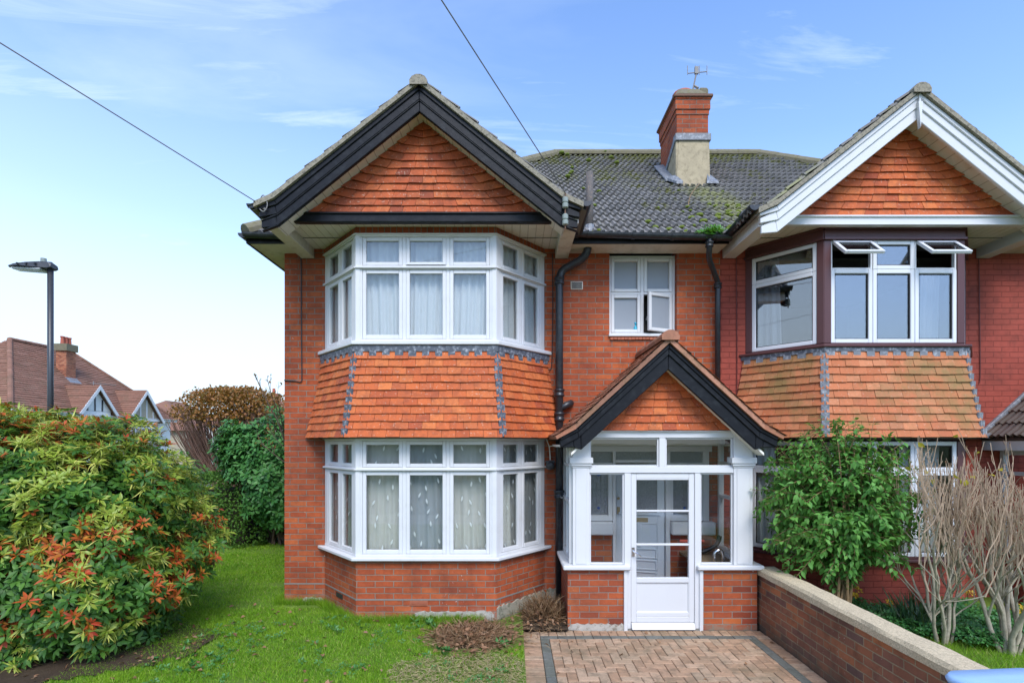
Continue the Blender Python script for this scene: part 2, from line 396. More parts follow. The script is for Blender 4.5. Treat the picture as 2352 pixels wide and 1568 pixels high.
def m_stained():
    t = NT('textured_leaded_glass'); P = t.obj(); v = t.n('ShaderNodeTexVoronoi'); v.inputs['Scale'].default_value = 130; t.l(P, v.inputs['Vector'])
    c = t.mix(t.ramp(v.outputs[0], [(.2, 0), (.6, 1)]), (.10,.11,.12), (.26,.27,.28))
    t.pbr(c, .15, t.bump(v.outputs[0], .6, .004), spec=.6); return t.m
M['stained'] = m_stained()
M['blueglass'] = m_plain('blue_leaded_glass', (.03,.08,.3), .15, .2, 40, .2)
M['doorgrey'] = m_plain('pale_grey_door_paint', (.62,.66,.70), .4, .04, 4, .08)
M['plaster'] = m_plain('cream_porch_plaster', (.78,.75,.67), .8, .06, 3, .1)
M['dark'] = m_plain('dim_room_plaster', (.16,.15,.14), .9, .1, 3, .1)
M['orange_grip'] = m_plain('red_rubber_grip', (.45,.06,.03), .5, .1, 20, .1)
M['boot'] = m_plain('black_rubber_boot', (.02,.02,.022), .3, .1, 20, .1)
M['bluebottle'] = m_plain('turquoise_bottle', (.02,.35,.5), .3, .05, 20, .02)
M['tarp'] = m_plain('green_tarpaulin', (.02,.25,.18), .4, .25, 8, .5)
M['fencewood'] = m_plain('weathered_fence_wood', (.22,.16,.10), .85, .3, 20, .4)
M['bin'] = m_plain('blue_bin_lid_plastic', (.33,.52,.82), .5, .06, 9, .12)
M['binbody'] = m_plain('blue_bin_body_plastic', (.03,.16,.42), .45, .06, 9, .12)
M['rubber'] = m_plain('black_tyre', (.02,.02,.02), .7, .1, 9, .1)
M['lamp'] = m_plain('dark_lamp_paint', (.035,.037,.042), .4, .1, 6, .05)
M['lamplens'] = m_plain('clear_lamp_lens', (.55,.57,.58), .15, .05, 6, .02)
M['cable'] = m_plain('black_cable', (.02,.02,.022), .5, .1, 6, .02)
M['wire'] = m_plain('grey_phone_wire', (.16,.155,.15), .5, .1, 6, .02)
M['cablewhite'] = m_plain('white_cable', (.7,.68,.62), .5, .1, 6, .02)
M['insul'] = m_plain('grey_ceramic_insulator', (.25,.28,.25), .3, .15, 30, .1)
M['fwhite'] = m_plain('white_wall_paint', (.72,.71,.68), .7, .05, 1, .1)
M['pebble'] = m_plain('beige_pebbledash', (.40,.34,.25), .95, .2, 4, .6)
M['fwindow'] = m_plain('dark_window_glass', (.05,.06,.075), .08, .1, 1, .0, spec=.9)
# plants
M['pieris'] = m_leaf('pieris_green_leaf', [(.04,.125,.022),(.08,.21,.03),(.14,.30,.04),(.06,.16,.045)], .35, .45, .3)
M['pieris_shade'] = m_leaf('pieris_shade_leaf', [(.02,.055,.014),(.03,.08,.018),(.04,.1,.022)], .1, .5, .25)  # darker green puts the shade in the shrub's gaps into the leaf colour
M['pieris_lime'] = m_leaf('pieris_lime_leaf', [(.30,.42,.045),(.42,.52,.06),(.34,.47,.07),(.52,.55,.08)], .4, .4)
M['pieris_flower'] = m_leaf('pieris_flower_bud', [(.55,.58,.10),(.62,.58,.13),(.48,.55,.10)], .2, .5)
M['pieris_red'] = m_leaf('pieris_new_red_leaf', [(.50,.05,.02),(.58,.13,.025),(.50,.22,.025),(.58,.07,.045),(.58,.30,.03)], .3, .5, .25)
M['laurel'] = m_leaf('laurel_leaf', [(.035,.14,.03),(.07,.23,.05),(.12,.30,.075),(.05,.17,.04)], .2, .42, .25)
M['hedge'] = m_leaf('box_hedge_leaf', [(.05,.13,.022),(.09,.20,.03),(.13,.25,.04)], .25, .6, .2)
M['copper'] = m_leaf('autumn_copper_leaf', [(.24,.10,.025),(.42,.19,.035),(.33,.13,.03),(.20,.16,.04)], .25, .5)
M['shrubgreen'] = m_leaf('fresh_green_leaf', [(.08,.24,.045),(.14,.36,.065),(.21,.46,.10),(.10,.29,.055)], .3, .5, .3)
M['cover'] = m_leaf('ground_cover_leaf', [(.03,.13,.035),(.06,.22,.045),(.09,.28,.06)], .25, .45)
M['iris'] = m_leaf('iris_blade', [(.03,.09,.04),(.05,.13,.05),(.10,.16,.06)], .2, .4)
M['yellow'] = m_leaf('yellow_petal', [(.7,.42,.02),(.75,.5,.03)], .25, .5)
M['yellowleaf'] = m_leaf('yellow_leaf', [(.55,.45,.03),(.6,.5,.05)], .3, .5)
M['fern'] = m_leaf('bright_fern_leaf', [(.08,.3,.03),(.14,.4,.05)], .35, .5)
M['weed'] = m_leaf('pale_weed_leaf', [(.06,.2,.04),(.10,.26,.06)], .25, .5)
M['deadleaf'] = m_leaf('dead_leaf', [(.22,.10,.045),(.34,.18,.09),(.16,.07,.03),(.40,.25,.15)], .1, .7)
M['straw'] = m_leaf('dead_straw', [(.16,.08,.035),(.32,.19,.09),(.42,.28,.15),(.12,.055,.025),(.24,.12,.05)], .1, .7)
M['straw_pale'] = m_leaf('pale_dry_straw', [(.40,.30,.15),(.52,.42,.24),(.32,.26,.10),(.45,.40,.18)], .2, .7)
M['bark'] = m_plain('brown_twig_bark', (.11,.075,.05), .9, .3, 30, .5)
M['tanbark'] = m_plain('tan_stem_bark', (.26,.16,.08), .9, .3, 30, .5)
M['greybark'] = m_plain('grey_smooth_bark', (.42,.36,.265), .85, .4, 18, .5, dirt=(.17,.16,.1), dirtamt=.6)
M['twig'] = m_plain('pinkish_twig', (.40,.285,.19), .85, .3, 25, .3)
M['darkcore'] = m_plain('dark_shrub_core', (.03,.022,.014), .95, .3, 8, .3)
def m_grass():
    t = NT('lawn_blade'); r = t.island(); P = t.obj()
    c = t.ramp(r, [(0, (.10,.24,.012)), (.35, (.18,.38,.018)), (.7, (.25,.47,.025)), (.9, (.34,.52,.05)), (1, (.50,.45,.16))])
    c = t.mix(t.ramp(t.noise(P, 2.3, 4), [(.45, 0), (.7, .55)]), c, (.34,.52,.03))
    c = t.mix(t.ramp(t.noise(P, 3.7, 4), [(.55, 0), (.72, .5)]), c, (.09,.23,.014))
    p = t.pbr(c, .5, spec=.3)
    tr = t.n('ShaderNodeBsdfTranslucent'); t.l(c, tr.inputs[0]); mx = t.n('ShaderNodeMixShader'); mx.inputs[0].default_value = .45
    t.l(p.outputs[0], mx.inputs[1]); t.l(tr.outputs[0], mx.inputs[2]); t.l(mx.outputs[0], t.out.inputs[0]); return t.m
M['grass'] = m_grass()
def m_soil(name, a, b, sc=9):
    t = NT(name); P = t.obj(); n1 = t.noise(P, sc, 8, .7); n2 = t.noise(P, 60, 4, .7)
    t.pbr(t.mix(n1, a, b), .95, t.bump(t.math('ADD', n1, t.math('MULTIPLY', n2, .5)), .9, .03), spec=.2); return t.m
M['soil'] = m_soil('dark_soil', (.03,.02,.013), (.10,.07,.045))
M['turf'] = m_soil('turf_base', (.08,.14,.02), (.16,.25,.035), 4)
M['far'] = m_soil('rough_grass_ground', (.05,.09,.02), (.09,.12,.04), .4)
M['asphalt'] = m_soil('worn_asphalt', (.09,.09,.088), (.14,.14,.135), 3)
M['bounce_path'] = m_soil('bounce_path_concrete', (.34,.33,.30), (.44,.42,.39), 2)
M['sand'] = m_soil('jointing_sand', (.05,.05,.035), (.11,.10,.07), 14)
M['paver'] = m_tiles('brindle_block_paver', [(.33,.20,.12),(.43,.27,.17),(.37,.23,.145),(.48,.32,.21),(.38,.27,.18)], streak=(.11,.09,.06), amt=.75, rough=.9, spec=.25, moss=(.15,.125,.075), moss_amt=.55, pale=.3)
M['paver_grey'] = m_tiles('charcoal_block_paver', [(.12,.125,.11),(.16,.16,.14),(.13,.135,.11)], streak=(.06,.06,.045), amt=.6, rough=.9, spec=.25)
# ------------------------------------------------------------------ building helpers
class Panel:
    def __init__(s, a, b):
        s.a = Vector((a[0], a[1], 0)); d = Vector((b[0]-a[0], b[1]-a[1], 0)); s.L = d.length; s.u = d.normalized()
        s.n = Vector((s.u.y, -s.u.x, 0))          # outward when walking left to right along a street front
    def p(s, u, z, n=0): v = s.a + s.u*u + s.n*n; return (v.x, v.y, z)
    def box(s, mb, u0, u1, z0, z1, n0, n1):
        mb.hexa([s.p(u0,z0,n1), s.p(u1,z0,n1), s.p(u1,z0,n0), s.p(u0,z0,n0)], [s.p(u0,z1,n1), s.p(u1,z1,n1), s.p(u1,z1,n0), s.p(u0,z1,n0)])
    def ring(s, mb, u0, u1, z0, z1, w, n0, n1, wb=None):
        wb = wb or w
        s.box(mb, u0, u0+w, z0, z1, n0, n1); s.box(mb, u1-w, u1, z0, z1, n0, n1)
        s.box(mb, u0+w, u1-w, z0, z0+wb, n0, n1); s.box(mb, u0+w, u1-w, z1-w, z1, n0, n1)
def poly_off(c, d, hw=.8585, lat=.64, dep=.76):
    A = (c-hw-lat-1.307*d, 0.0); B = (c-hw-.465*d, -dep-d)
    return [A, B, (2*c-B[0], B[1]), (2*c-A[0], 0.0)]
def tile_row(mb, bL, bR, tL, tR, nrm, w, first, th=.014, ob=.036, ot=.008, jit=.005, lip=None):
    """one course of separate hung tiles between a bottom line and a top line"""
    bL, bR, tL, tR = Vector(bL), Vector(bR), Vector(tL), Vector(tR); n = Vector(nrm)
    L = (bR-bL).length; cuts = [0.0]; x = first*w
    if x < .04: x += w
    while x < L-.03: cuts.append(x/L); x += w
    cuts.append(1.0)
    for i in range(len(cuts)-1):
        g = .0018/L
        a, b = cuts[i]+g, cuts[i+1]-g
        j1, j2 = rnd.uniform(-jit, jit), rnd.uniform(-jit, jit); o = ob + rnd.uniform(-.003, .005)
        p0 = bL.lerp(bR, a) + n*o + Vector((0,0,j1)); p1 = bL.lerp(bR, b) + n*o + Vector((0,0,j1*.4+j2*.6))
        if lip:
            p0 = p0 + Vector((0,0,lip(cuts[i]))); p1 = p1 + Vector((0,0,lip(cuts[i+1])))
        q0 = tL.lerp(tR, a) + n*ot; q1 = tL.lerp(tR, b) + n*ot
        mb.hexa([p0, p1, p1-n*th, p0-n*th], [q0, q1, q1-n*th, q0-n*th])
ROLL = [(0,0),(.040,0),(.056,.03),(.086,.03),(.1,0),(.140,0),(.156,.03),(.186,.03),(.2,0)]
FLAT = [(0,0),(.165,0)]
def slope_tiles(mb, E, A, S, rng, rows, g, prof=ROLL, th=.03, stag=False, jit=.004, over=.04):
    """courses of tiles: E eave origin, A unit vector along the eave, S unit vector up the slope, rng(t) the extent along A"""
    E, A, S = Vector(E), Vector(A), Vector(S); N = A.cross(S).normalized()
    if N.z < 0: N = -N
    w = prof[-1][0]
    for k in range(rows):
        t0 = k*g; a0, a1 = rng(t0 + g*.5); top = t0+g+over
        i0 = math.floor(a0/w)-1; sh = (w/2 if (stag and k % 2) else 0)
        while i0*w+sh < a1:
            s0 = i0*w+sh; i0 += 1
            pts = [(s0+x, h) for x, h in prof if a0 <= s0+x <= a1]
            if s0 < a0 < s0+w: pts = [(a0, 0)] + pts
            if s0 < a1 < s0+w: pts = pts + [(a1, 0)]
            if len(pts) < 2: continue
            j = rnd.uniform(-jit, jit); jt = rnd.uniform(-jit, jit)*2; n = len(pts); vs = []
            gp = .0015
            for q, (x, h) in enumerate(pts):
                x = x + gp if q == 0 else (x - gp if q == n-1 else x)
                vs.append(E + A*x + S*(t0+jt) + N*(h+th+j))
            for q, (x, h) in enumerate(pts):
                x = x + gp if q == 0 else (x - gp if q == n-1 else x)
                vs.append(E + A*x + S*top + N*(h+j*.3))
            for x, h in pts: vs.append(E + A*x + S*(t0+jt) + N*(h*.9+j))
            mb.add(vs, [(i, i+1, n+i+1, n+i) for i in range(n-1)] + [(2*n+i, 2*n+i+1, i+1, i) for i in range(n-1)])
def ridge(mb, a, b, r=.11, step=.42, lift=.0):
    a, b = Vector(a), Vector(b); L = (b-a).length; n = max(1, round(L/step)); d = (b-a).normalized()
    side = d.cross(Vector((0,0,1))).normalized(); up = side.cross(d)
    for i in range(n):
        p, q = a + d*(L*i/n), a + d*(L*(i+1)/n + .02); vs = []
        for P, rr in ((p, r*1.04), (q, r)):
            for k in range(8):
                t = math.pi*(k/7)*1.2 - .1*math.pi
                vs.append(P + side*math.cos(t)*rr + up*(math.sin(t)*rr*.85 + lift))
        mb.add(vs, [(k, k+1, 9+k, 8+k) for k in range(7)] + [tuple(range(8)), tuple(range(8, 16))])
def gutter(mb, a, b, r=.055, end=True):
    a, b = Vector(a), Vector(b); d = (b-a).normalized(); s = d.cross(Vector((0,0,1))).normalized(); n = 8
    pts = lambda P, rr: [P + s*math.cos(math.pi+math.pi*k/n)*rr + Vector((0,0,1))*math.sin(math.pi+math.pi*k/n)*rr for k in range(n+1)]
    oa, ob, ia, ib = pts(a, r), pts(b, r), pts(a, r-.006), pts(b, r-.006); m = n+1
    mb.add(oa+ob+ia+ib, [(k, k+1, m+k+1, m+k) for k in range(n)] + [(2*m+k, 3*m+k, 3*m+k+1, 2*m+k+1) for k in range(n)]
           + [(0, m, 3*m, 2*m), (n, 2*m+n, 3*m+n, m+n), tuple(range(m)), tuple(range(m, 2*m))])

def casement(P, u0, u1, z0, z1, mat, parent, gl, w=.045, n0=-.05, n1=-.006, pane=True, gasket=False, bottom=None):
    mb = MB(); P.ring(mb, u0, u1, z0, z1, w, n0, n1, bottom)
    o = mb.build('casement', mat, parent, bevel=.006)
    g = MB(); P.box(g, u0+w-.006, u1-w+.006, z0+(bottom or w)-.006, z1-w+.006, n0+.014, n0+.02)
    g.build('pane', gl, parent)
    if gasket:
        k = MB(); P.ring(k, u0+w-.002, u1-w+.002, z0+w-.002, z1-w+.002, .012, n0+.018, n0+.034)
        k.build('glazing_seal', M['gasket'], parent)
    return o
def wave_cloth(name, mat, path, z0, z1, amp=.025, per=.11, seed=0, gather=0.0, flare=0.0):
    """a hanging curtain: a rippled sheet along a plan path"""
    P = [Vector((p[0], p[1], 0)) for p in path]; seg = [(P[i+1]-P[i]).length for i in range(len(P)-1)]; T = sum(seg)
    nu = max(8, int(T/.018)); nz = 10; V = []
    for i in range(nu+1):
        d = T*i/nu; k = 0
        while k < len(seg)-1 and d > seg[k]: d -= seg[k]; k += 1
        dr = (P[k+1]-P[k]).normalized(); q = P[k] + dr*d; n = Vector((dr.y, -dr.x, 0)); s = T*i/nu
        w = math.sin(s/per*6.283 + 2*math.sin(s*3.1+seed)) + .5*math.sin(s/per*2.6+seed*2)
        for j in range(nz+1):
            f = j/nz; z = z0 + (z1-z0)*f
            a = amp*(.6+.6*(1-f)) ; sl = math.sin(s*2.3+seed)*.05*(1-f)
            v = q + n*(w*a) + dr*(sl + flare*(1-f)*(s/T-.5)); V.append((v.x, v.y, z))
    m = nz+1
    mb = MB(); mb.add(V, [(i*m+j, (i+1)*m+j, (i+1)*m+j+1, i*m+j+1) for i in range(nu) for j in range(nz)])
    return mb.build(name, mat, smooth=True, recalc=False)

def bay_tiles(house, c, mat, apron_mat, soaker_mat, teeth_mat=None, ztop=3.41, zbot=2.36):
    g = (ztop-zbot)/11; D = lambda z: .015 + .165*max(0, (ztop-z)/(ztop-zbot))**1.25
    mb = MB()
    for k in range(11):
        zb = zbot + k*g; zt = zb+g+.045; pb, pt = poly_off(c, D(zb)), poly_off(c, D(zt))
        for i in range(3):
            a, b = Vector((*pb[i], zb)), Vector((*pb[i+1], zb)); e, f = Vector((*pt[i], zt)), Vector((*pt[i+1], zt))
            P = Panel(pb[i], pb[i+1]); d = .008
            tile_row(mb, a, b, e, f, P.n, .166, (.5 if k % 2 else 1.0)+rnd.uniform(-.06, .06), jit=.0045)
    o = mb.build('hung_tiles', mat, house)
    for j in (1, 2):
        so = MB()
        for k in range(11):
            zb = zbot + k*g + .012; pb = poly_off(c, D(zb)+.022)
            P0 = Panel(pb[j-1], pb[j]); P1 = Panel(pb[j], pb[j+1]); n = (P0.n+P1.n).normalized(); u = Vector((-n.y, n.x, 0))
            q = Vector((pb[j][0], pb[j][1], zb)) + n*.004; jj = rnd.uniform(-.008, .008)
            w = .045+rnd.uniform(-.006, .006)
            so.prism([q+u*x*w+Vector((0,0,z))+n*(-.012*abs(x)+ (.094-z)*-.05) for x, z in ((-1,.094),(1,.094),(1,.03),(.75,.008),(.35,-.006+jj),(-.35,-.006-jj),(-.75,.008),(-1,.03))], n*-.02)
        so.build('lead_soakers', soaker_mat, house)
    ap = MB(); pa, pz = poly_off(c, .045), poly_off(c, .05)
    for i in range(3):
        P = Panel(pz[i], pz[i+1]); L = P.L
        P.box(ap, 0, L, 3.405, 3.475, -.03, 0)
        n = max(3, round(L/.165)); s = L/n; ap.c = 0 if teeth_mat is None else 1
        for k in range(n):
            u = s*(k+.5)
            P.box(ap, u-.045+rnd.uniform(-.006,.006), u+.045+rnd.uniform(-.006,.006), 3.345+rnd.uniform(-.006,.006), 3.404, -.012, .001)
        ap.c = 0
    ap.build('lead_apron', [apron_mat] + ([teeth_mat] if teeth_mat else []), house)
    return D

def barge(mb, c, yb, za, straight, flare, vth, th=.04, top=0.0):
    """both halves of a bargeboard outline: za apex height, straight/flare = (dx, dz)"""
    for s in (-1, 1):
        x1, z1 = straight; x2, z2 = flare
        up = [(c, za), (c+s*x1, za-z1), (c+s*x2, za-z2)]
        lo = [(c, za-vth), (c+s*x1*.985, za-z1-vth), (c+s*x2, za-z2-vth*.58)]
        mb.strip([(x, yb, z) for x, z in up], [(x, yb, z) for x, z in lo], (0, th, 0))

def gable(house, c, yb, yt, m_b, m_b2, m_tile, m_soff, m_beam, plain=False, za=6.345):
    """front gable over a bay: boards at yb, tile hanging at yt"""
    b = MB(); barge(b, c, yb, za-.145, (1.64, 1.302), (1.80, 1.378), .145, .04)
    o = b.build('bargeboard', m_b, house, bevel=.006)
    mo = MB()
    barge(mo, c, yb-.035, za, (1.64, 1.302), (1.835, 1.388), .055, .075); barge(mo, c, yb-.018, za-.054, (1.64, 1.302), (1.82, 1.384), .10, .058)
    if not plain: barge(mo, c, yb-.012, za-.148, (1.64, 1.302), (1.80, 1.378), .022, .05); barge(mo, c, yb-.01, za-.268, (1.64, 1.302), (1.79, 1.37), .02, .05)
    mo.build('barge_moulding', m_b2, house, bevel=.006)
    ve = MB()
    for s in (-1, 1):
        n = 7; pts = [(0, 0)] + [(1.64*i/n, 1.302*i/n) for i in range(1, n+1)] + [(1.86, 1.40)]
        for i in range(len(pts)-1):
            (x0, d0), (x1, d1) = pts[i], pts[i+1]; e = rnd.uniform(-.004, .004)
            ve.prism([(c+s*x0, yb-.068, za-d0+.004), (c+s*x1, yb-.068, za-d1+.004), (c+s*x1, yb-.068, za-d1+.064+e), (c+s*x0, yb-.068, za-d0+.064+e)], (0, .3, 0))
    ve.build('verge', M['verge'], house)
    # tile hanging with the end tiles of every course turned up the slope
    t = MB(); z0, H, W = 5.012, 1.15, 1.40; g = .0885; k = 0
    while z0 + k*g < z0 + H - .03:
        zb = z0 + k*g; zt = zb + g + .045
        hb, ht = W*(1-(zb-z0)/H)+.03, max(.01, W*(1-(zt-z0)/H)+.03)
        if hb > .32 and k > 0:
            lip = lambda f, hb=hb: .09*max(0, 1-min(f, 1-f)*2*hb/.3)
        else: lip = (lambda f: .0) if k == 0 else (lambda f, hb=hb: .05*abs(f-.5)*2)
        tile_row(t, (c-hb, yt, zb), (c+hb, yt, zb), (c-ht, yt, zt), (c+ht, yt, zt), (0,-1,0), .166, (.5 if k % 2 else 1)+rnd.uniform(-.15,.15), jit=.005, lip=lip)
        k += 1
    t.prism([(c-1.5, yt+.03, z0-.1), (c+1.5, yt+.03, z0-.1), (c, yt+.03, z0+1.17)], (0, .04, 0))
    t.build('gable_tiles', m_tile, house)
    be = MB(); be.prism([(c-1.58, yt-.055, 4.905), (c+1.58, yt-.055, 4.905), (c+1.43, yt-.055, 5.005), (c-1.43, yt-.055, 5.005)], (0, .07, 0))
    be.box(c-1.44, c+1.44, yt-.075, yt+.02, 4.985, 5.008); be.box(c-1.60, c+1.60, yt-.066, yt+.02, 4.893, 4.907)
    be.build('tie_beam', m_beam, house, bevel=.004)
    so = MB()
    so.box(c-1.66, c+1.66, yt+.01, .0, 4.932, 4.95)                                  # flat boarded soffit round the bay
    for s in (-1, 1):                                                              # sloping soffit behind the boards
        so.prism([(c, yb+.03, 6.10), (c+s*1.66, yb+.03, 6.10-1.318), (c+s*1.66, yb+.03, 6.14-1.318), (c, yb+.03, 6.14)], (0, yt-yb+.06, 0))
    so.build('boarded_soffit', m_soff, house)
    for s in (-1, 1):                                                              # boxed eaves running back to the wall
        eb = MB(); x0, x1 = c+s*1.64, c+s*1.815
        a, bb = min(x0, x1), max(x0, x1)
        eb.prism([(a, yb+.035, 4.80), (bb, yb+.035, 4.80), (bb, yb+.035, 4.96), (a, yb+.035, 4.96)], (0, -yb-.04, 0))
        eb.build('boxed_eaves', M['cream'] if not plain else M['whitewood'], house, bevel=.004)
    # roof slopes
    r = MB(); al = math.atan2(1.302, 1.64); zt = za + .058
    for s in (-1, 1):
        S = Vector((-s*math.cos(al), 0, math.sin(al)))
        slope_tiles(r, (c+s*1.70, 0, zt-1.70*math.tan(al)), (0, 1, 0), S, lambda t: (yb-.05, 1.9), 8, 1.70/math.cos(al)/8, th=.028)
        a2 = math.atan2(.10, .22); S2 = Vector((-s*math.cos(a2), 0, math.sin(a2)))
        slope_tiles(r, (c+s*1.93, 0, zt-1.70*math.tan(al)-.105), (0, 1, 0), S2, lambda t: (yb-.05, 0.9), 1, .25, th=.028, over=.0)
        r.prism([(c, yb-.02, zt-.03), (c+s*1.70, yb-.02, zt-.03-1.70*math.tan(al)), (c+s*1.9, yb-.02, zt-.03-1.70*math.tan(al)-.1), (c+s*1.70, yb-.02, zt-.05-1.70*math.tan(al)), (c, yb-.02, zt-.05)], (0, 1.9-yb, 0))
    r.build('gable_roof', M['roof'], house)
    rg = MB(); ridge(rg, (c, yb-.09, zt-.06), (c, 1.7, zt-.06), .10)
    rg.build('ridge_tiles', M['verge'], house)

# main roof: eave line y=-.42 z=4.95, slope .8, ridge at y=3.66, hips at 45 degrees in plan
RP = math.atan(.77); RY0, RZ0 = -.42, 4.955; RYR = 3.66; RZR = RZ0 + .77*(RYR-RY0); RXL, RXR = .874, 4.98
def main_roof(house, x0, x1, hip):
    mb = MB(); L = (RYR-RY0)/math.cos(RP); rows = 19; g = L/rows
    def rng(t):
        y = RY0 + t*math.cos(RP); k = (y-RY0)/(RYR-RY0)
        return (max(x0, RXL-(1-k)*4.3) if hip < 0 else x0, min(x1, RXR+(1-k)*4.3) if hip > 0 else x1)
    slope_tiles(mb, (0, RY0, RZ0), (1, 0, 0), (0, math.cos(RP), math.sin(RP)), rng, rows, g, th=.04)
    xr = RXL if hip < 0 else RXR; xe = xr + hip*4.3; xp = x1 if hip < 0 else x0
    e = -.035
    A, B, C = (xe, RY0, RZ0+e), (xr, RYR, RZR+e), (xp, RYR, RZR+e)
    mb.poly([A, (xp, RY0, RZ0+e), C, B] if hip < 0 else [(xp, RY0, RZ0+e), A, B, C])
    yb = 2*RYR-RY0
    mb.poly([(xe, RY0, RZ0), (xr, RYR, RZR), (xe, yb, RZ0)])                         # hipped end
    mb.poly([(xr, RYR, RZR), (xp, RYR, RZR), (xp, yb, RZ0), (xe, yb, RZ0)])          # rear slope
    o = mb.build('main_roof', M['roof'], house, recalc=False)
    rg = MB(); ridge(rg, (xp, RYR, RZR+.02), (xr, RYR, RZR+.02), .12); ridge(rg, (xe, RY0, RZ0+.04), (xr, RYR, RZR+.02), .12)
    rg.build('ridge_tiles', M['capmoss'], house)
    return o
# ================================================================== the brick house
XL, XP, BC = -3.10, 2.835, -1.053
H1 = thing('semi_detached_house', 'orange brick semi with black bargeboards, white bay windows and a white glazed porch', 'house', (-.1, 0, 0))
A0, B0, C0, D0 = poly_off(BC, 0)
w = MB()
w.box(XL, A0[0], 0, .26, -.3, 4.93)                       # pier left of the bay
w.box(D0[0], 1.06, 0, .26, -.3, 2.36); w.box(D0[0], 1.327, 0, .26, 2.42, 4.93)
w.box(2.62, XP, 0, .26, -.3, 2.36); w.box(2.245, XP, 0, .26, 2.42, 4.93)
w.box(D0[0], XP, .002, .26, 2.36, 2.42)
w.box(1.327, 2.245, 0, .26, 2.42, 3.735)
w.box(XL, XL+.26, .26, 7.6, -.3, 4.93); w.box(XL+.26, XP, 7.34, 7.6, -.3, 4.93)
w.box(2.70, XP, .26, 7.34, -.3, 4.93)
# brick base of the bay
for i, (a, b) in enumerate(((A0, B0), (B0, C0), (C0, D0))):
    P = Panel(a, b); w.prism([P.p(0,-.3,0), P.p(P.L,-.3,0), P.p(P.L-(.0 if i == 1 else 0),-.3,-.2), P.p(0,-.3,-.2)], (0, 0, 1.16))
w.build('brick_wall', M['brick'], H1)
k = MB()                                                  # inner floors and partitions that keep the rooms dim
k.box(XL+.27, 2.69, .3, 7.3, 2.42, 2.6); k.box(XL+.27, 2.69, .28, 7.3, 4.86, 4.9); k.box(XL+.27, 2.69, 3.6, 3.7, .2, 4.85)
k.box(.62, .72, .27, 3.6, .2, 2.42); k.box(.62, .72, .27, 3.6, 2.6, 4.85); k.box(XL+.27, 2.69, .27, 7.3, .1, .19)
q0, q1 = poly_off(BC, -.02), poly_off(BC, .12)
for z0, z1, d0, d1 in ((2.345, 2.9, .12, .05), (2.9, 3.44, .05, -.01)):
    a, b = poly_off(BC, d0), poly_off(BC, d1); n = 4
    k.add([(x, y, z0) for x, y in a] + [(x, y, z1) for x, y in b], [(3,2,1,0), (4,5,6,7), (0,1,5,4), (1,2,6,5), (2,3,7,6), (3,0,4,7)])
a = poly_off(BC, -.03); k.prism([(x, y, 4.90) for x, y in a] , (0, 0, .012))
k.build('inner_floor', M['dark'], H1)
# soldier course over the upper bay window and the two damp courses
s = MB()
for a, b in ((A0, B0), (B0, C0), (C0, D0)):
    P = Panel(a, b); P.box(s, 0, P.L, 4.848, 4.96, -.12, .0)
s.build('soldier_course', M['soldier'], H1)
d = MB()
for i, (a, b) in enumerate(((A0, B0), (B0, C0), (C0, D0))):
    P = Panel(a, b); P.box(d, -.002, P.L+.002, .365, .383, -.02, .004)
d.box(XL-.004, A0[0]-.01, -.004, .02, .365, .383)
d.build('damp_course', M['dpc'], H1)
def ragged(mb, P, u0, u1, z0, z1, n, jz=.022):
    k = max(3, int((u1-u0)/.04)); top = [P.p(u1-(u1-u0)*q/k, z1-rnd.uniform(0, jz)-(jz if q in (0, k) else 0), n) for q in range(k+1)]
    mb.prism([P.p(u0, z0, n), P.p(u1, z0, n)] + top, P.n*-.03)
f = MB(); ragged(f, Panel(C0, D0), .01, .99, -.1, .30, .022, .03); f.build('mossy_footing', M['mossfoot'], H1)
f = MB(); ragged(f, Panel((D0[0]+.02, 0), (.66, 0)), 0, .19, -.1, .33, .022, .03); f.build('mossy_footing', M['mossfoot'], H1)
f = MB(); ragged(f, Panel(B0, C0), .72, 1.69, -.1, .245, .009, .03); f.build('mortar_footing', M['footing'], H1)
f = MB(); ragged(f, Panel(B0, C0), 0, .73, -.1, .175, .006, .03); f.build('mortar_footing', M['footing'], H1)
f = MB(); ragged(f, Panel((XL, 0), A0), .25, .54, -.1, .2, .006, .03); f.build('mortar_footing', M['footing'], H1)
v = MB(); P = Panel(B0, C0); P.box(v, .66, .88, .30, .36, -.02, .008)
for q in range(3): P.box(v, .67, .87, .308+q*.017, .314+q*.017, .0, .014)
v.build('air_brick', M['terracotta'], H1)
v = MB(); P = Panel(A0, B0); P.box(v, .40, .60, .29, .35, -.02, .006)
v.build('air_brick', M['gasket'], H1)

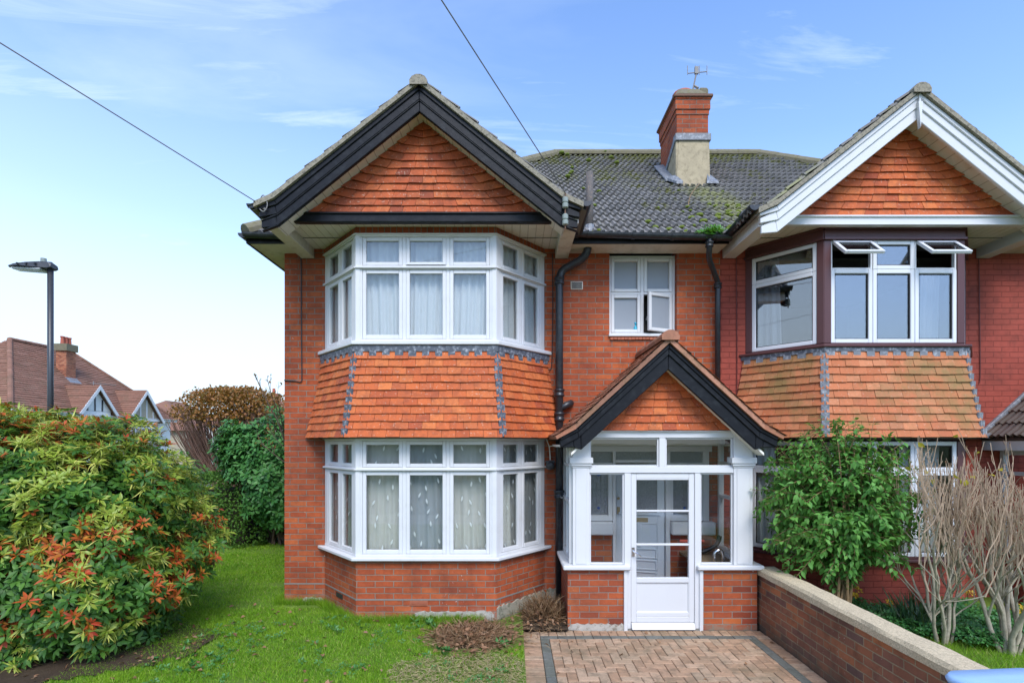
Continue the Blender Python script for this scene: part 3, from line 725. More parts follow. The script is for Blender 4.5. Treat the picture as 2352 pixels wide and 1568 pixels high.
def bay_window(house, c, zs, zst, zt, zh, gl, name='bay_window'):
    """white casement bay: sill, corner posts, transom moulding, seven bottom and seven top casements"""
    pts = poly_off(c, 0); fr = MB(); W = M['white']; lights = []
    for i in range(3):
        P = Panel(pts[i], pts[i+1]); L = P.L
        P.box(fr, 0, L, zh-.035, zh, -.09, .004); P.box(fr, 0, L, zst, zst+.03, -.09, .0)
        P.box(fr, 0, L, zt-.025, zt+.025, -.09, -.001); P.box(fr, -.004, L+.004, zt-.012, zt+.012, -.02, .028)
        P.box(fr, -.01, L+.01, zh-.014, zh+.004, -.02, .028)
        if i == 1: ls = [(L/2+x-.245, L/2+x+.245) for x in (-.535, 0, .535)]
        else: ls = [(.10, .475), (.52, .895)]
        lights.append((P, ls)); e = [0] + [x for l in ls for x in l] + [L]
        for q in range(0, len(e), 2): P.box(fr, e[q]+.001, e[q+1]-.001, zst+.03, zh-.035, -.088, -.008 if 0 < q < len(e)-2 else -.002)
    for j in (1, 2):
        P0, P1 = Panel(pts[j-1], pts[j]), Panel(pts[j], pts[j+1]); n = (P0.n+P1.n).normalized(); q = Vector((pts[j][0], pts[j][1], 0))
        fr.prism([q - P0.u*.052+P0.n*.006+Vector((0,0,zst)), q+n*.008+Vector((0,0,zst)), q+P1.u*.052+P1.n*.006+Vector((0,0,zst)), q+P1.u*.05-P1.n*.09+Vector((0,0,zst)), q-P0.u*.05-P0.n*.09+Vector((0,0,zst))], (0, 0, zh-zst-.002))
    bw = fr.build(name, W, house, bevel=.004)
    si = MB(); so = poly_off(c, .075); sn = poly_off(c, -.1)
    so[0] = (so[0][0], -.0); so[3] = (so[3][0], -.0)
    si.prism([(x, y, zs) for x, y in so + sn[::-1]], (0, 0, zst-zs))
    si.build('sill', W, bw, bevel=.008)
    for i, (P, ls) in enumerate(lights):
        for j, (a, b) in enumerate(ls):
            casement(P, a, b, zst+.032, zt-.027, W, bw, gl, bottom=.05)
            casement(P, a, b, zt+.027, zh-.037, W, bw, gl)
    return bw
bwU = bay_window(H1, BC, 3.482, 3.532, 4.435, 4.846, M['glass_up'])
bwL = bay_window(H1, BC, .857, .899, 1.965, 2.35, M['glass'])
P = Panel(B0, C0)
for tq in range(3):
  tv = MB()
  if tq == 0: P.box(tv, P.L/2-.16, P.L/2-.06, 4.815, 4.825, .004, .012)
  elif tq == 1: P.box(tv, P.L/2+.05, P.L/2+.15, 4.815, 4.825, .004, .012)
  else: P.box(tv, P.L/2-.24, P.L/2+.24, 4.468, 4.486, .0, .022)
  tv.build('trickle_vent', M['alu'], bwU)
bay_tiles(H1, BC, M['tile'], M['leaddark'], M['leaddark'])
gable(H1, BC, -1.235, -.955, M['black'], M['black'], M['tile_gable'], M['boards'], M['black'])
main_roof(H1, -6, XP, -1)
# eaves between the gables
e = MB(); e.box(.74, 2.80, -.38, .0, 4.868, 4.886); e.build('soffit', M['cream'], H1)
e = MB(); e.box(.74, 2.80, -.40, -.37, 4.862, 4.955); e.box(XL-.3, -2.89, -.40, -.37, 4.862, 4.955); e.box(XL-.33, XL-.30, -.40, 7.8, 4.862, 4.955)
e.build('fascia', M['black'], H1)
e = MB(); e.box(XL-.3, -2.86, -.37, 0, 4.868, 4.886); e.box(XL-.3, XL, 0, 7.8, 4.868, 4.886); e.build('soffit', M['cream'], H1)
g = MB(); gutter(g, (.78, -.47, 4.975), (2.80, -.47, 4.925), .06); g.build('gutter', M['blackpipe'], H1, smooth=False)
for x in (.98, 1.55, 2.05, 2.62):
    b = MB(); z = 4.975-(x-.78)*.025
    gutter(b, (x-.02, -.47, z-.002), (x+.02, -.47, z-.002), .067); b.build('gutter_bracket', M['blackpipe'], H1)
g = MB(); gutter(g, (.845, -1.29, 5.02), (.845, -.44, 4.98), .06); g.build('gutter', M['blackpipe'], H1)
g = MB(); gutter(g, (-3.42, -.47, 4.965), (-2.88, -.47, 4.95), .06); gutter(g, (-3.43, -.5, 4.96), (-3.43, 7.6, 4.9), .06); g.build('gutter', M['blackpipe'], H1)
g = MB(); gutter(g, (-2.955, -1.27, 5.0), (-2.955, -.44, 4.97), .055); g.build('gutter', M['blackpipe'], H1)
# soil pipe with its swan neck, rain pipe, vent pipe through the roof
def pipe(name, path, r, collars=(), mat=M['blackpipe'], n=12):
    t = MB(); t.tube(path, r, n)
    for p, h in collars:
        t.lathe((p[0], p[1], p[2]-h/2), [(r+.004, 0), (r+.016, .004), (r+.016, h*.3), (r+.008, h*.36), (r+.008, h*.7), (r+.018, h*.75), (r+.018, h), (r, h)], 14)
    return t.build(name, mat, H1, smooth=True)
def bez(pts, n=6):
    P = [Vector(p) for p in pts]; out = []
    for i in range(len(P)-1):
        p0, p1, p2, p3 = P[max(i-1,0)], P[i], P[i+1], P[min(i+2, len(P)-1)]
        for k in range(n):
            t = k/n; out.append(.5*((2*p1)+(p2-p0)*t+(2*p0-5*p1+4*p2-p3)*t*t+(3*p1-p0-3*p2+p3)*t**3))
    return out + [P[-1]]
px = .636
pipe('soil_pipe', bez([(1.0,-.2,4.98),(1.0,-.2,4.84),(.93,-.17,4.74),(.80,-.13,4.67),(.68,-.11,4.60),(px,-.11,4.48),(px,-.11,4.3)], 5) + [(px,-.11,.2)], .052,
     (((px,-.11,4.46), .1), ((px,-.11,2.96), .1), ((px,-.11,2.64), .12), ((px,-.11,1.60), .11)))
b = MB(); b.tube([(px,-.11,2.74),(px+.1,-.10,2.80),(px+.16,-.06,2.83),(px+.16,0,2.83)], .045, 10); b.build('waste_branch', M['blackpipe'], H1, smooth=True)
pipe('rain_pipe', bez([(2.52,-.47,4.90),(2.52,-.47,4.78),(2.56,-.36,4.67),(2.68,-.2,4.55),(2.765,-.1,4.44),(2.77,-.09,4.30)], 4) + [(2.77,-.09,2.9)], .036,
     (((2.52,-.47,4.82), .07), ((2.77,-.09,4.40), .07)))
vp = MB(); vp.tube([(1.02,-.26,4.98), (1.02,-.26,5.84)], .05, 12); vp.build('vent_pipe', m_plain('flaking_painted_pipe', (.10,.09,.085), .8, .5, 30, .6, dirt=(.3,.2,.13), dirtamt=.7), H1, smooth=True)
vf = MB(); vf.lathe((1.02,-.26,5.03), [(.13,-.03),(.075,.03),(.06,.12),(.05,.12)], 10); vf.box(.9, 1.22, -.36, -.2, 5.03, 5.05); vf.build('lead_flashing', M['lead'], H1)
# vents in the wall
v = MB(); v.box(.80, .965, -.012, .01, 4.375, 4.485); v.build('vent_grille', M['cream'], H1, bevel=.005)
v = MB()
for i in range(9):
    for j in range(7): v.box(.812+i*.0158, .824+i*.0158, -.0165, -.011, 4.385+j*.0133, 4.3955+j*.0133)
v.build('grille_holes', M['gasket'], bpy.data.objects['vent_grille'])
v = MB(); v.box(.84, 1.02, -.006, .01, 4.66, 4.76); v.build('air_brick', M['terracotta'], H1)
v = MB()
for i in range(8):
    for j in range(4): v.box(.85+i*.021, .862+i*.021, -.0085, -.005, 4.67+j*.022, 4.682+j*.022)
v.build('grille_holes', M['gasket'], bpy.data.objects['air_brick.002'])
# bathroom window
P = Panel((1.327, .09), (2.245, .09)); W = M['whitewood']
fr = MB(); P.ring(fr, 0, .918, 3.77, 4.866, .035, -.06, .01); P.box(fr, .445, .488, 3.8, 4.84, -.06, .008); P.box(fr, .035, .883, 4.33, 4.362, -.06, .006)
bw = fr.build('bathroom_window', W, H1, bevel=.004)
si = MB(); si.box(1.315, 2.257, -.035, .1, 3.735, 3.77); si.build('sill', W, bw, bevel=.006)
casement(P, .037, .443, 3.807, 4.328, W, bw, M['frost'], n0=-.045, n1=.014); casement(P, .037, .443, 4.364, 4.829, W, bw, M['frost'], n0=-.045, n1=.014); casement(P, .490, .881, 4.364, 4.829, W, bw, M['frost'], n0=-.045, n1=.014)
ang = R(24); hx, hy = 2.208, .076                         # the open light swings out on its right edge
P2 = Panel((hx-.391*math.cos(ang), hy-.391*math.sin(ang)), (hx, hy))
o = casement(P2, 0, .391, 3.807, 4.328, W, bw, M['frost'], n0=-.045, n1=.0)
st = MB(); st.tube([(1.845, .03, 4.0), (1.88, -.03, 4.05)], .007, 6); st.tube([(1.835, .05, 3.98), (1.87, .03, 3.985)], .006, 6); st.build('casement_stay', M['white'], bw)
cr = MB()
for i in range(19): cr.box(1.335+i*.0485, 1.380+i*.0485, -.03, .05, 3.69+rnd.uniform(-.003,.003), 3.722)
cr.build('tile_sill', M['terracotta'], bw, bevel=.004)
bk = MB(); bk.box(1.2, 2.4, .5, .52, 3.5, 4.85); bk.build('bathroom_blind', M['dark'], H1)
# chimney on the party line
ch = MB(); cx0, cx1, cy0, cy1 = 2.73, 3.25, 1.62, 2.60
ch.box(cx0, cx1, cy0, cy1, 6.2, 7.880)
for i, (o_, z0, z1) in enumerate(((.012, 7.720, 7.800), (.028, 7.800, 7.960), (.04, 7.960, 7.985))): ch.box(cx0-o_, cx1+o_, cy0-o_, cy1+o_, z0+.001*i, z1)
chim = ch.build('chimney_stack', M['brick'], H1)
c2 = MB(); c2.prism([(cx0-.065, cy0-.065, 7.986), (cx1+.065, cy0-.065, 7.986), (cx1+.065, cy1+.065, 7.986), (cx0-.065, cy1+.065, 7.986)], (0, 0, .05)); c2.build('cap_slab', M['rust'], chim, bevel=.01)
c2 = MB(); c2.hexa([(cx0-.04,cy0-.04,8.037),(cx1+.02,cy0-.04,8.037),(cx1+.02,cy1,8.037),(cx0-.04,cy1,8.037)], [(cx0+.05,cy0+.06,8.200),(cx1-.12,cy0+.06,8.200),(cx1-.12,cy1-.1,8.200),(cx0+.05,cy1-.1,8.200)]); c2.box(cx1-.14, cx1+.02, cy0+.02, cy0+.3, 8.038, 8.200); c2.build('mortar_flaunching', M['capmoss'], chim, bevel=.03)
c2 = MB(); c2.lathe(((cx0+cx1)/2-.05, cy0+.35, 8.160), [(.17,0),(.18,.1),(.16,.13),(.1,.13),(.09,.02)], 16); c2.build('chimney_pot', M['potred'], chim, smooth=False)
c2 = MB(); c2.hexa([(cx0-.03,cy0-.05,6.40),(cx1+.02,cy0-.05,6.40),(cx1+.02,cy0+.6,6.40),(cx0-.03,cy0+.6,6.40)], [(cx0+.02,cy0-.02,7.29),(cx1+.015,cy0-.02,7.29),(cx1+.015,cy0+.05,7.29),(cx0+.02,cy0+.05,7.29)])
c2.prism([(cx0-.022,cy0-.02,6.4),(cx0-.022,cy0-.02,7.28),(cx0-.022,cy0+.75,6.9),(cx0-.022,cy0+.75,6.4)], (.04,0,0)); c2.build('rendered_base', M['render'], chim, bevel=.01)
c2 = MB(); c2.box(cx0-.035, cx1+.035, cy0-.05, cy0+.1, 7.275, 7.39)
c2.build('lead_flashing', M['lead'], chim, bevel=.006); c2 = MB()
c2.prism([(cx0-.04,cy0-.03,7.27),(cx0-.04,cy0-.03,7.38),(cx0-.04,cy0+.85,6.98),(cx0-.04,cy0+.85,6.87)], (.03,0,0))
c2.build('lead_flashing', M['lead'], chim, bevel=.006); c2 = MB()
c2.prism([(cx0-.16,cy0+.1,6.68),(cx0-.05,cy0-.16,6.5),(cx0+.06,cy0-.16,6.5),(cx0-.02,cy0+.0,6.68)], (0,0,.05)); c2.prism([(cx0-.17,cy0+.8,7.24),(cx0-.17,cy0+.05,6.64),(cx0,cy0+.05,6.66),(cx0,cy0+.8,7.26)], (0,0,.04))
c2.build('lead_flashing', M['lead'], chim, bevel=.006); c2 = MB()
c2.prism([(cx1-.07,cy0-.13,6.52),(cx1+.13,cy0-.13,6.52),(cx1+.10,cy0+.03,6.66),(cx1-.02,cy0-.02,6.72)], (0,0,.04)); c2.build('lead_flashing', M['lead'], chim, bevel=.006)
ae = MB(); q = Vector((3.05, cy0+.25, 8.16)); top = q+Vector((.09, 0, .42)); ae.tube([q, top], .014, 6); ae.tube([top+Vector((-.15,0,-.01)), top+Vector((.18,0,.02))], .008, 6)
for x in (-.15, -.02, .05, .18): ae.tube([top+Vector((x,0,-.03)), top+Vector((x,0,.12))], .007, 5)
ae.box(top.x-.03, top.x+.03, top.y-.02, top.y+.02, top.z-.02, top.z+.1); ae.tube([q+Vector((.05,0,.2)), q+Vector((.11,-.03,.14))], .02, 6)
ae.build('tv_aerial', M['steel'], chim)
# insulators and cables
i_ = MB(); ip = Vector((.60, -1.30, 4.98))
for z in (.0, -.19): i_.lathe((ip.x, ip.y, ip.z+z-.05), [(.02,0),(.035,.01),(.036,.05),(.026,.06),(.034,.07),(.034,.115),(.015,.13)], 12)
i_.build('wire_insulator', M['insul'], H1, smooth=False)
i_ = MB(); i_.tube([(.60,-1.30,4.70),(.60,-1.30,5.1)], .009, 6); i_.build('insulator_bracket', M['rust'], H1)
i_ = MB(); i_.tube(bez([(-2.86,-1.28,5.02),(-2.80,-1.30,5.08),(-2.76,-1.29,4.98),(-2.80,-1.29,4.9),(-2.85,-1.28,4.93)],5), .006, 5); i_.tube([(-2.92,-1.2,4.98),(-2.78,-1.28,4.93)], .01, 5); i_.build('wire_hook', M['steel'], H1)
c = MB(); c.tube(bez([(-2.87,-.03,4.86),(-2.868,-.014,4.7),(-2.866,-.014,4.2),(-2.862,-.014,3.6),(-2.858,-.014,3.2),(-2.87,-.014,3.12),(-2.95,-.014,3.13),(-3.1,-.012,3.14)],6), .0075, 6); c.build('black_cable', M['cable'], H1)
c = MB(); c.tube(bez([(.55,-.013,4.85),(.553,-.014,4.2),(.548,-.014,3.6),(.54,-.014,3.35),(.52,-.03,3.28),(.49,-.1,3.27)],6), .0065, 6); c.build('black_cable', M['cable'], H1)
c = MB(); c.tube(bez([(.46,-.05,2.37),(.48,-.07,2.30),(.50,-.09,2.24),(.51,-.08,2.15),(.515,-.07,2.06)],5), .007, 6); c.tube(bez([(.50,-.09,2.24),(.54,-.12,2.25),(.60,-.2,2.24)],5), .007, 6); c.build('white_cable', M['cablewhite'], H1)
c = MB(); c.ball((.515,-.12,1.985), .06, .06, .06, 14, 10); c.box(.455,.575,-.1,.0,2.02,2.05); c.tube([(.515,-.05,2.02),(.515,-.1,2.0)], .03, 8); c.build('motion_sensor', M['lamp'], H1, smooth=False)
# ------------------------------------------------------------------ the porch of the brick house
PC, PY = 1.776, -1.0
w = MB(); w.box(.658, 1.345, PY, PY+.12, -.1, .80); w.box(.658, .778, PY+.12, -.002, -.1, .80); w.build('porch_plinth', M['porch_brick'], H1)
w = MB(); w.box(2.228, 2.895, PY, PY+.12, -.1, .80); w.box(2.775, 2.895, PY+.12, -.002, -.1, .80); w.build('porch_plinth', M['porch_brick'], H1)
f = MB(); ragged(f, Panel((.655, PY), (1.34, PY)), 0, .68, -.1, .17, .01, .035); f.build('mortar_footing', M['footing'], H1)
W = M['whitewood']
for x0, x1, x2, x3 in ((.60, 1.39, .60, .80), (2.175, 2.955, 2.755, 2.955)):
    s = MB(); s.prism([(x0, PY-.07, .80), (x1, PY-.07, .80), (x1, PY+.16, .80), (x0, PY+.16, .80)], (0, 0, .055)); s.box(x2, x3, PY+.16, -.004, .80, .853); s.build('porch_sill', W, H1, bevel=.012)
fr = MB()
P = Panel((.66, PY), (2.90, PY)); X = lambda x: x-.66
for x0, x1 in ((.715, .915), (2.612, 2.835)):
    P.box(fr, X(x0), X(x1), .856, 2.43, -.10, .02); P.box(fr, X(x0+.035), X(x1-.035), .87, 1.99, .02, .028)
    P.box(fr, X(x0-.02), X(x1+.02), 2.02, 2.05, -.1, .045); P.box(fr, X(x0-.035), X(x1+.035), 2.05, 2.12, -.1, .06); P.box(fr, X(x0-.01), X(x1+.01), 2.0, 2.02, -.1, .03)
P.box(fr, X(.915), X(2.612), 2.352, 2.432, -.08, .012); P.box(fr, X(.70), X(2.85), 2.42, 2.436, -.08, .04)
P.box(fr, X(.915), X(2.612), 1.937, 2.008, -.08, .012); P.box(fr, X(1.737), X(1.812), 2.008, 2.352, -.08, .008)
P.box(fr, X(1.327), X(1.404), .10, 1.937, -.08, .006); P.box(fr, X(2.157), X(2.222), .10, 1.937, -.08, .006)
P.box(fr, X(1.318), X(1.36), .07, .795, -.02, .03); P.box(fr, X(2.208), X(2.25), .07, .795, -.02, .03)
for x0, x1, z0, z1 in ((.915, 1.737, 2.008, 2.352), (1.812, 2.612, 2.008, 2.352), (.915, 1.327, .856, 1.937), (2.222, 2.612, .856, 1.937)): P.ring(fr, X(x0), X(x1), z0, z1, .02, -.05, -.012)
PF = fr.build('porch_frame', W, H1, bevel=.004)
g = MB()
for x0, x1, z0, z1 in ((.915, 1.737, 2.008, 2.352), (1.812, 2.612, 2.008, 2.352), (.915, 1.327, .856, 1.937), (2.222, 2.612, .856, 1.937)): P.box(g, X(x0)+.015, X(x1)-.015, z0+.015, z1-.015, -.034, -.030)
g.build('pane', M['glass_porch'], PF)
for sx, x in ((-1, .70), (1, 2.85)):                      # glazed side walls
    Q = Panel((x, -.0), (x, PY+.05)) if sx < 0 else Panel((x, PY+.05), (x, 0)); m = MB(); L = Q.L
    Q.ring(m, 0, L, .856, 2.42, .05, -.05, .02); Q.box(m, L/2-.02, L/2+.02, .9, 2.38, -.045, .01); Q.box(m, .05, L-.05, 1.56, 1.60, -.06, .02); Q.box(m, .05, L-.05, 2.0, 2.04, -.045, .012)
    sw = m.build('side_window', W, H1, bevel=.004)
    m = MB(); Q.box(m, .04, L-.04, .9, 2.38, -.02, -.016); m.build('pane', M['glass_porch'], sw)
    m = MB(); Q.box(m, .3, .34, 1.57, 1.59, .02, .06); Q.box(m, .2, .32, 1.575, 1.585, .05, .065); m.build('window_stay', M['steel'], sw)
# glazed front door
d = MB(); x0, x1 = X(1.407), X(2.154)
P.ring(d, x0, x1, .175, 1.932, .064, -.055, -.004); P.box(d, x0+.064, x1-.064, .64, .70, -.055, -.004); P.box(d, x0+.064, x1-.064, .239, .29, -.055, -.004)
P.box(d, x0+.064, x1-.064, .29, .64, -.045, -.022); P.ring(d, x0+.06, x1-.06, .286, .644, .014, -.05, -.012)
P.box(d, x0+.06, x1-.06, 1.475, 1.498, -.05, -.002); P.box(d, x0+.06, x1-.06, 1.078, 1.102, -.05, -.002)
P.box(d, x0+.064, x1-.064, 1.852, 1.87, -.05, -.006)
door = d.build('porch_door', W, H1, bevel=.005)
m = MB(); P.box(m, x0+.055, x1-.055, .69, 1.86, -.034, -.030); m.build('pane', M['glass_porch'], door)
m = MB(); m.hexa([(1.408, PY-.055, .10), (2.152, PY-.055, .10), (2.152, PY+.04, .10), (1.408, PY+.04, .10)], [(1.408, PY-.02, .172), (2.152, PY-.02, .172), (2.152, PY+.04, .172), (1.408, PY+.04, .172)]); m.build('weather_board', W, door, bevel=.006)
m = MB(); m.box(1.417, 1.447, PY-.008, PY+.006, .955, 1.06); m.tube(bez([(1.432, PY-.01, 1.015), (1.434, PY-.05, 1.012), (1.46, PY-.055, 1.0), (1.51, PY-.05, .965)], 4), .008, 8); m.build('door_handle', M['chrome'], door)
st = MB(); st.box(1.36, 2.21, PY-.02, PY+.15, -.1, .095); st.build('porch_threshold', M['dpc'], H1, bevel=.006)
fl = MB(); fl.box(.78, 2.77, PY+.125, -.003, -.05, .10); fl.build('porch_floor', M['terracotta'], H1)
# porch gable
t = MB(); z0, Hh, Wd = 2.44, .86, .95; g = .092; k = 0
while k*g < Hh-.05:
    zb = z0+k*g; zt = zb+g+.045; hb, ht = Wd*(1-k*g/Hh)+.05, max(.01, Wd*(1-(k+1.4)*g/Hh)+.05)
    lip = (lambda f: 0) if k == 0 else ((lambda f, hb=hb: .085*max(0, 1-min(f, 1-f)*2*hb/.26)) if hb > .3 else (lambda f: .05*abs(f-.5)*2))
    tile_row(t, (PC-hb, PY-.02, zb), (PC+hb, PY-.02, zb), (PC-ht, PY-.02, zt), (PC+ht, PY-.02, zt), (0,-1,0), .166, (.5 if k % 2 else 1)+rnd.uniform(-.15,.15), jit=.005, lip=lip); k += 1
t.prism([(PC-1.02, PY+.01, 2.433), (PC+1.02, PY+.01, 2.433), (PC, PY+.01, 3.36)], (0, .04, 0))
t.build('gable_tiles', M['tile'], H1)
YB = -1.25; tp = .919; za = 3.409
b = MB()
def pbarge(mb, yb, za_, vth, th, ex=0):
    for s_ in (-1, 1):
        up = [(0, 0), (1.03, .947), (1.236+ex, 1.045)]; lo = [(0, vth), (1.02, .938+vth), (1.225+ex, 1.045+min(vth, .135))]
        if vth > .2: lo = [(0, vth), (1.02*.97, .91+vth-.0), (1.07, 1.17), (1.225, 1.17)]; up = [(0, 0), (1.03*.97, .947*.97), (1.09, .985), (1.236, 1.045)]
        mb.strip([(PC+s_*x, yb, za_-z) for x, z in up], [(PC+s_*x, yb, za_-z) for x, z in lo], (0, th, 0))
pbarge(b, YB, za-.0, .285, .04); b.build('bargeboard', M['black'], H1, bevel=.006)
b = MB(); pbarge(b, YB-.035, za+.004, .05, .06); pbarge(b, YB-.02, za-.045, .075, .04); b.build('barge_moulding', M['black'], H1, bevel=.005)
r = MB(); al = math.atan(tp); Ls = 1.06/math.cos(al); zr = za+.082
for s_ in (-1, 1):
    S = Vector((-s_*math.cos(al), 0, math.sin(al))); E = Vector((PC+s_*1.06, 0, zr-1.06*tp))
    slope_tiles(r, E, (0, 1, 0), S, lambda t_: (YB-.085, -.0), 14, Ls/14, prof=FLAT, th=.014, stag=True, jit=.005, over=.05)
    a2 = math.atan(.62); S2 = Vector((-s_*math.cos(a2), 0, math.sin(a2))); E2 = E + Vector((s_*.235, 0, -.146))
    slope_tiles(r, E2, (0, 1, 0), S2, lambda t_: (YB-.09, -.0), 3, .0925, prof=FLAT, th=.014, stag=True, jit=.006, over=.03)
    r.strip([(PC, YB-.07, zr-.004), (PC+s_*1.06, YB-.07, zr-.004-1.06*tp), (PC+s_*1.29, YB-.07, zr-.006-1.06*tp-.143)], [(PC, YB-.07, zr-.07), (PC+s_*1.06, YB-.07, zr-.07-1.06*tp), (PC+s_*1.27, YB-.07, zr-.04-1.06*tp-.143)], (0, -YB+.06, 0))
r.build('porch_roof', M['tile_porch'], H1)
rg = MB(); ridge(rg, (PC, YB-.1, zr-.02), (PC, -.01, zr-.02), .10, .3); rg.build('ridge_tiles', M['tile_porch'], H1)
so = MB()
for s_ in (-1, 1): so.prism([(PC, YB+.03, 3.16), (PC+s_*1.10, YB+.03, 3.16-1.10*tp), (PC+s_*1.10, YB+.03, 3.19-1.10*tp), (PC, YB+.03, 3.19)], (0, .24, 0)); so.box(PC+s_*1.16-.07, PC+s_*1.16+.07, YB+.03, -.003, 2.245, 2.27)
so.box(.70, 2.85, PY+.01, -.004, 2.436, 2.46)
so.build('porch_soffit', M['plaster'], H1)
# inside the porch: inner doorway, leaded side lights, brick dado
m = MB(); m.box(.78, .80, PY+.13, -.0, .8, .86); P = Panel((.66, 0), (2.90, 0))
def zz(mb, x0, x1, z0, z1, n0, n1): P.box(mb, x0-.66, x1-.66, z0, z1, n0, n1)
fr = MB()
zz(fr, .90, 2.72, 2.17, 2.25, -.1, .02); zz(fr, .90, .98, 1.23, 2.17, -.1, .02); zz(fr, 1.37, 1.41, .1, 2.17, -.1, .03); zz(fr, 2.09, 2.15, .1, 2.17, -.1, .03); zz(fr, 2.60, 2.68, 1.23, 2.17, -.1, .02)
zz(fr, .98, 1.37, 1.985, 2.02, -.1, .02); zz(fr, 2.15, 2.60, 1.985, 2.02, -.1, .02); zz(fr, .98, 1.06, 1.23, 1.985, -.1, .01); zz(fr, 1.31, 1.37, 1.23, 1.985, -.1, .01); zz(fr, 2.15, 2.195, 1.23, 1.985, -.1, .01); zz(fr, 2.53, 2.60, 1.23, 1.985, -.1, .01)
zz(fr, .98, 1.37, 1.23, 1.31, -.1, .012); zz(fr, 2.15, 2.60, 1.23, 1.31, -.1, .012); zz(fr, 1.41, 2.09, 2.02, 2.06, -.08, .02)
idf = fr.build('inner_door_frame', W, H1, bevel=.004)
fr = MB(); zz(fr, .85, 1.365, 1.05, 1.225, -.02, .12); zz(fr, 2.15, 2.74, 1.05, 1.225, -.02, .12); fr.build('sill', W, idf, bevel=.015)
fr = MB()
for x0, x1 in ((1.06, 1.31), (2.195, 2.53)):
    zz(fr, x0, x1, 1.31, 1.985, -.05, -.04)
for x0, x1 in ((.98, 1.37), (2.15, 2.60)): zz(fr, x0, x1, 2.02, 2.17, -.05, -.04)
zz(fr, 1.41, 2.09, 2.06, 2.17, -.05, -.04); fr.build('leaded_pane', M['stained'], idf)
fr = MB()
for x0, x1 in ((1.06, 1.31), (2.195, 2.53)):
    c = (x0+x1)/2
    for x in (x0+.04, c-.03, c+.03, x1-.04): fr.tube([(x, .036, 1.31), (x, .036, 1.985)], .004, 5)
    for z in (1.36, 1.65, 1.93): fr.tube([(x0, .036, z), (x1, .036, z)], .004, 5)
    fr.tube([(c+.075*math.cos(a_*.4), .036, 1.88+.075*math.sin(a_*.4)) for a_ in range(17)], .004, 5)
    fr.tube([(c+.06*math.cos(a_*.4), .036, 1.42+.05*math.sin(a_*.4)) for a_ in range(8)], .004, 5)
fr.build('lead_came', M['lead'], idf)
fr = MB()
for c in (1.185, 2.3625): fr.tube([(c, .038, 1.88), (c, .034, 1.88)], .045, 12); fr.tube([(c, .0385, 1.40), (c, .0365, 1.40)], .02, 10)
fr.build('coloured_glass', M['blueglass'], idf)
w = MB(); zz(w, .66, 1.365, -.1, 1.05, -.12, -.002); zz(w, 2.155, 2.9, -.1, 1.05, -.12, -.002); w.build('dado_brick', M['porch_brick'], H1)
w = MB(); zz(w, .66, 2.9, 2.25, 2.436, -.1, .004); w.build('porch_plaster', M['plaster'], H1)
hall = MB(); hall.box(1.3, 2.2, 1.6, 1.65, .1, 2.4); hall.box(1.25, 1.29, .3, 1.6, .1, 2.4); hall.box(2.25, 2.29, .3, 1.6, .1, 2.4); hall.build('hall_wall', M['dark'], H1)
ang = R(14); Q = Panel((2.085-.67*math.cos(ang), .02+.67*math.sin(ang)), (2.085, .02))
d = MB(); Q.ring(d, 0, .67, .11, 2.01, .10, -.045, 0); Q.box(d, .1, .57, 1.17, 1.30, -.04, 0); Q.box(d, .1, .57, .2, 1.18, -.035, -.012); Q.box(d, .31, .36, .85, 1.17, -.035, 0); Q.box(d, .05, .62, 1.30, 1.33, -.02, .03)
for q in range(4): Q.ring(d, .1, .57, .22+q*.16, .36+q*.16, .02, -.02, .002)
idoor = d.build('inner_door', M['doorgrey'], H1, bevel=.005)
d = MB(); Q.box(d, .09, .58, 1.32, 1.92, -.03, -.025); d.build('leaded_pane', M['stained'], idoor)
d = MB(); Q.box(d, .22, .45, 1.20, 1.26, -.01, .008); d.build('letter_box', M['brass'], idoor, bevel=.004)
d = MB(); Q.box(d, .03, .07, 1.30, 1.40, -.01, .01); d.tube([Q.p(.05, 1.52, .0), Q.p(.05, 1.52, .02)], .02, 10); d.build('door_lock', M['brass'], idoor)
# loose things standing in the porch
s_ = thing('kick_scooter', 'kick scooter with red handlebar grips parked inside the porch', 'scooter', (2.33, -.35, .1))
m = MB(); m.tube([(2.33,-.42,.2),(2.33,-.36,1.03)], .016, 8); m.tube([(2.33,-.40,.45),(2.33,-.375,.80)], .021, 8); m.tube([(2.26,-.365,1.02),(2.40,-.365,1.02)], .012, 8); m.build('steering_column', M['chrome'], s_)
for a_, b_ in ((2.17, 2.29), (2.37, 2.49)):
    m = MB(); m.tube([(a_,-.365,1.02),(b_,-.365,1.02)], .021, 10); m.build('handlebar_grip', M['orange_grip'], s_)
m = MB(); m.box(2.27, 2.39, -.36, .0-.06, .16, .19); m.tube([(2.33,-.42,.2),(2.33,-.34,.175)], .02, 8); m.build('deck', M['steel'], s_, bevel=.006)
for y in (-.44, -.10):
    m = MB(); m.tube([(2.315,y,.155),(2.345,y,.155)], .055, 16); m.build('wheel', M['rubber'], s_)
sh = MB(); sh.box(2.28, 2.77, PY+.13, -.004, .79, .82)
tag(sh.build('porch_shelf', M['fencewood']), 'pale wooden shelf board behind the right porch glazing', 'shelf')
o = MB(); o.tube(bez([(2.50,-.72,.82),(2.50,-.72,.94),(2.57,-.72,.97),(2.60,-.72,.9),(2.60,-.72,.82)],4), .022, 8)
tag(o.build('chrome_tap', M['chrome'], smooth=True), 'curved chrome loop standing on the porch shelf', 'fitting')
o = MB(); o.tube(bez([(2.50,-.25,.86),(2.60,-.27,.90),(2.68,-.3,.97),(2.72,-.3,1.08)],4), [.03]*4+[.028]*4+[.03]*4+[.025], 8); o.ball((2.52,-.25,.86), .05, .035, .03)
tag(o.build('black_boot', M['boot'], smooth=True), 'black boot lying on the shelf at the back of the porch', 'boot')
